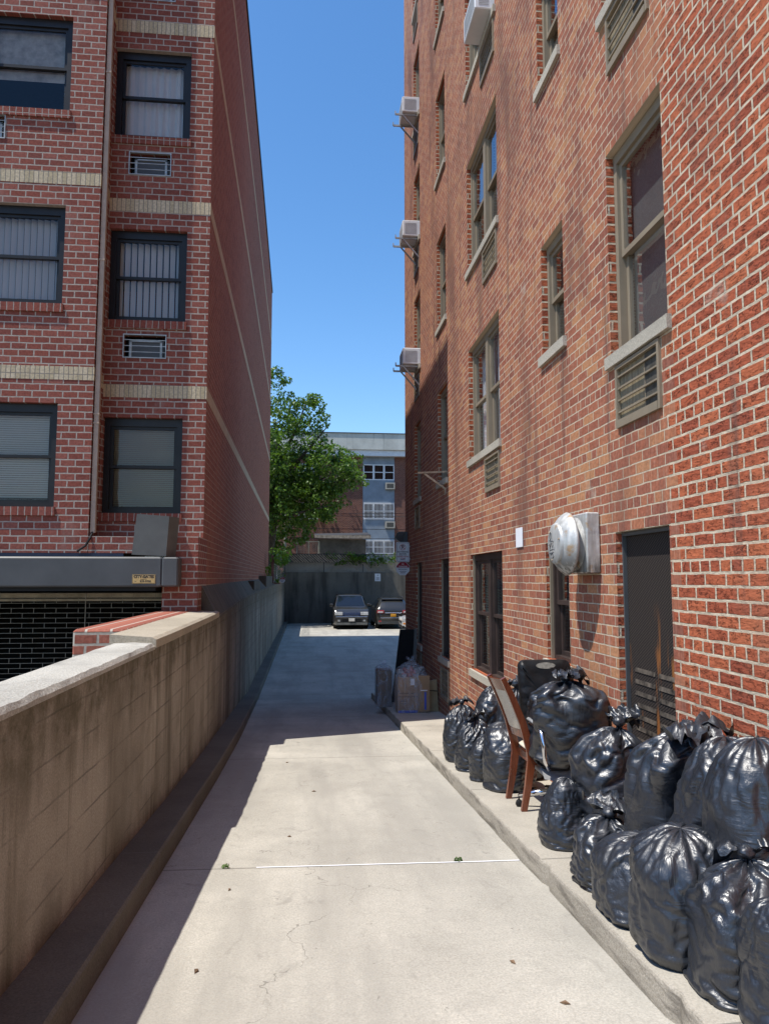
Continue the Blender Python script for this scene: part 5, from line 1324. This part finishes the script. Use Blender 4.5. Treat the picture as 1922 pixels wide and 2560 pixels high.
t, z0 = cardbox(1.30, 1.56, 13.75, 14.2, .66, 'plain brown carton in a clear bag, behind the printed carton', 8, False, -1.60)
t = empty('flat_cardboard', (2.19, 12.95, wz(12.95)), 'folded flat brown cardboard tied and leaning against the shaded wall', 'cardboard')
for i in range(3):
    b = MB(); y = 12.86 + i*.06; z0 = wz(y); b.hexa([(2.11+.02*i, y, z0), (2.27, y, z0), (2.27, y+.03, z0), (2.11+.02*i, y+.03, z0), (2.08+.03*i, y+.10, z0+.50), (2.262, y+.10, z0+.53), (2.262, y+.13, z0+.53), (2.08+.03*i, y+.13, z0+.50)]); b.build('sheet', [M['card_l'], M['card_d'], M['card']][i], t)
b = MB(); b.bar((2.085, 12.9, wz(12.9)+.36), (2.265, 12.9, wz(12.9)+.345), .012, .012); b.build('strap', M['black'], t)
t = empty('black_panel', (2.02, 14.7, wz(14.7)), 'tall flat black panel with grey edge leaning on the shaded right wall', 'panel')
zp = wz(14.7)
b = MB(); b.hexa([(1.66, 14.62, zp), (2.03, 14.62, zp), (2.03, 14.74, zp), (1.66, 14.74, zp), (1.835, 14.66, zp+1.41), (2.11, 14.66, zp+1.41), (2.11, 14.78, zp+1.41), (1.835, 14.78, zp+1.41)]); b.build('panel', M['blackpanel'], t)
b = MB(); b.hexa([(2.032, 14.6, zp), (2.09, 14.6, zp), (2.09, 14.74, zp), (2.032, 14.74, zp), (2.112, 14.64, zp+1.42), (2.17, 14.64, zp+1.42), (2.17, 14.78, zp+1.42), (2.112, 14.78, zp+1.42)]); b.build('edge', M['grey_steel2'], t)

# small weeds in the driveway joint
for (x, y, l) in ((-.52, 5.11, 'tiny green weed in the driveway joint, left one near the shadow'), (1.02, 5.06, 'tiny green weed in the driveway joint close to the walkway kerb')):
    b = MB(); leaves(b, (x, y, gz(y)+.015), (.03, .02, .012), 26, .022, rnd); tag(b.build('weed', M['leaf']), l, 'weed', 'weeds in the joint')

for i in range(7):
    x = rnd.uniform(-.6, 1.35); y = rnd.choice((rnd.uniform(2.9, 5), rnd.uniform(5.3, 9.5))); a = rnd.uniform(0, 3); L_ = rnd.uniform(.012, .024)
    b = MB(); dx, dy_ = math.cos(a)*L_, math.sin(a)*L_; q = [(x-dx, y-dy_), (x-dy_*.4, y+dx*.4), (x+dx, y+dy_), (x+dy_*.4, y-dx*.4)]
    b.hexa([(u_, v_, gz(v_)+.002) for u_, v_ in q] + [(u_, v_, gz(v_)+.004+.008*(k_ % 2)) for k_, (u_, v_) in enumerate(q)])
    tag(b.build('dry_leaf', M['card_d']), 'tiny dark dry leaf lying on the sunlit driveway', 'leaf', 'dry leaves on the driveway')

# ------------------------------------------------------------------ sun, sky, camera
EL, AZ = R(66.5), R(21)                       # sun stands left and a little behind the camera
to_sun = Vector((-math.cos(EL)*math.cos(AZ), -math.cos(EL)*math.sin(AZ), math.sin(EL)))
sd = bpy.data.lights.new('sun', 'SUN'); sd.energy = 3.75; sd.angle = R(.53); sd.color = (1., .955, .88)
so = bpy.data.objects.new('sun', sd); COL.objects.link(so); so.location = (-20, -10, 40)
so.rotation_euler = to_sun.to_track_quat('Z', 'Y').to_euler()
wd = bpy.data.worlds.new('World'); sc.world = wd; wd.use_nodes = True
nt_ = wd.node_tree; bg = nt_.nodes['Background']
sk = nt_.nodes.new('ShaderNodeTexSky'); sk.sky_type = 'NISHITA'; sk.sun_disc = False
sk.sun_elevation = EL; sk.sun_rotation = math.atan2(to_sun.x, to_sun.y); sk.altitude = 0; sk.air_density = 1.0; sk.dust_density = .4; sk.ozone_density = 2.2
hs = nt_.nodes.new('ShaderNodeHueSaturation'); hs.inputs['Saturation'].default_value = 1.24; nt_.links.new(sk.outputs[0], hs.inputs['Color'])
nt_.links.new(hs.outputs[0], bg.inputs[0]); bg.inputs[1].default_value = .15
cd = bpy.data.cameras.new('camera'); cam = bpy.data.objects.new('camera', cd); COL.objects.link(cam); sc.camera = cam
cd.sensor_fit = 'VERTICAL'; cd.sensor_height = 36.; cd.lens = 36.*1840/2560; cd.clip_start = .05; cd.clip_end = 3000
th = R(5.1551); ps = R(5.9025)
cam.location = (0, 0, 0); cam.rotation_euler = (PI/2 + th, 0, -ps)
vs = sc.view_settings; vs.view_transform = 'Standard'; vs.look = 'None'; vs.exposure = .56; vs.gamma = 1.
sc.cycles.max_bounces = 8; sc.cycles.transparent_max_bounces = 12; sc.cycles.caustics_reflective = False; sc.cycles.caustics_refractive = False
sc.cycles.use_denoising = True
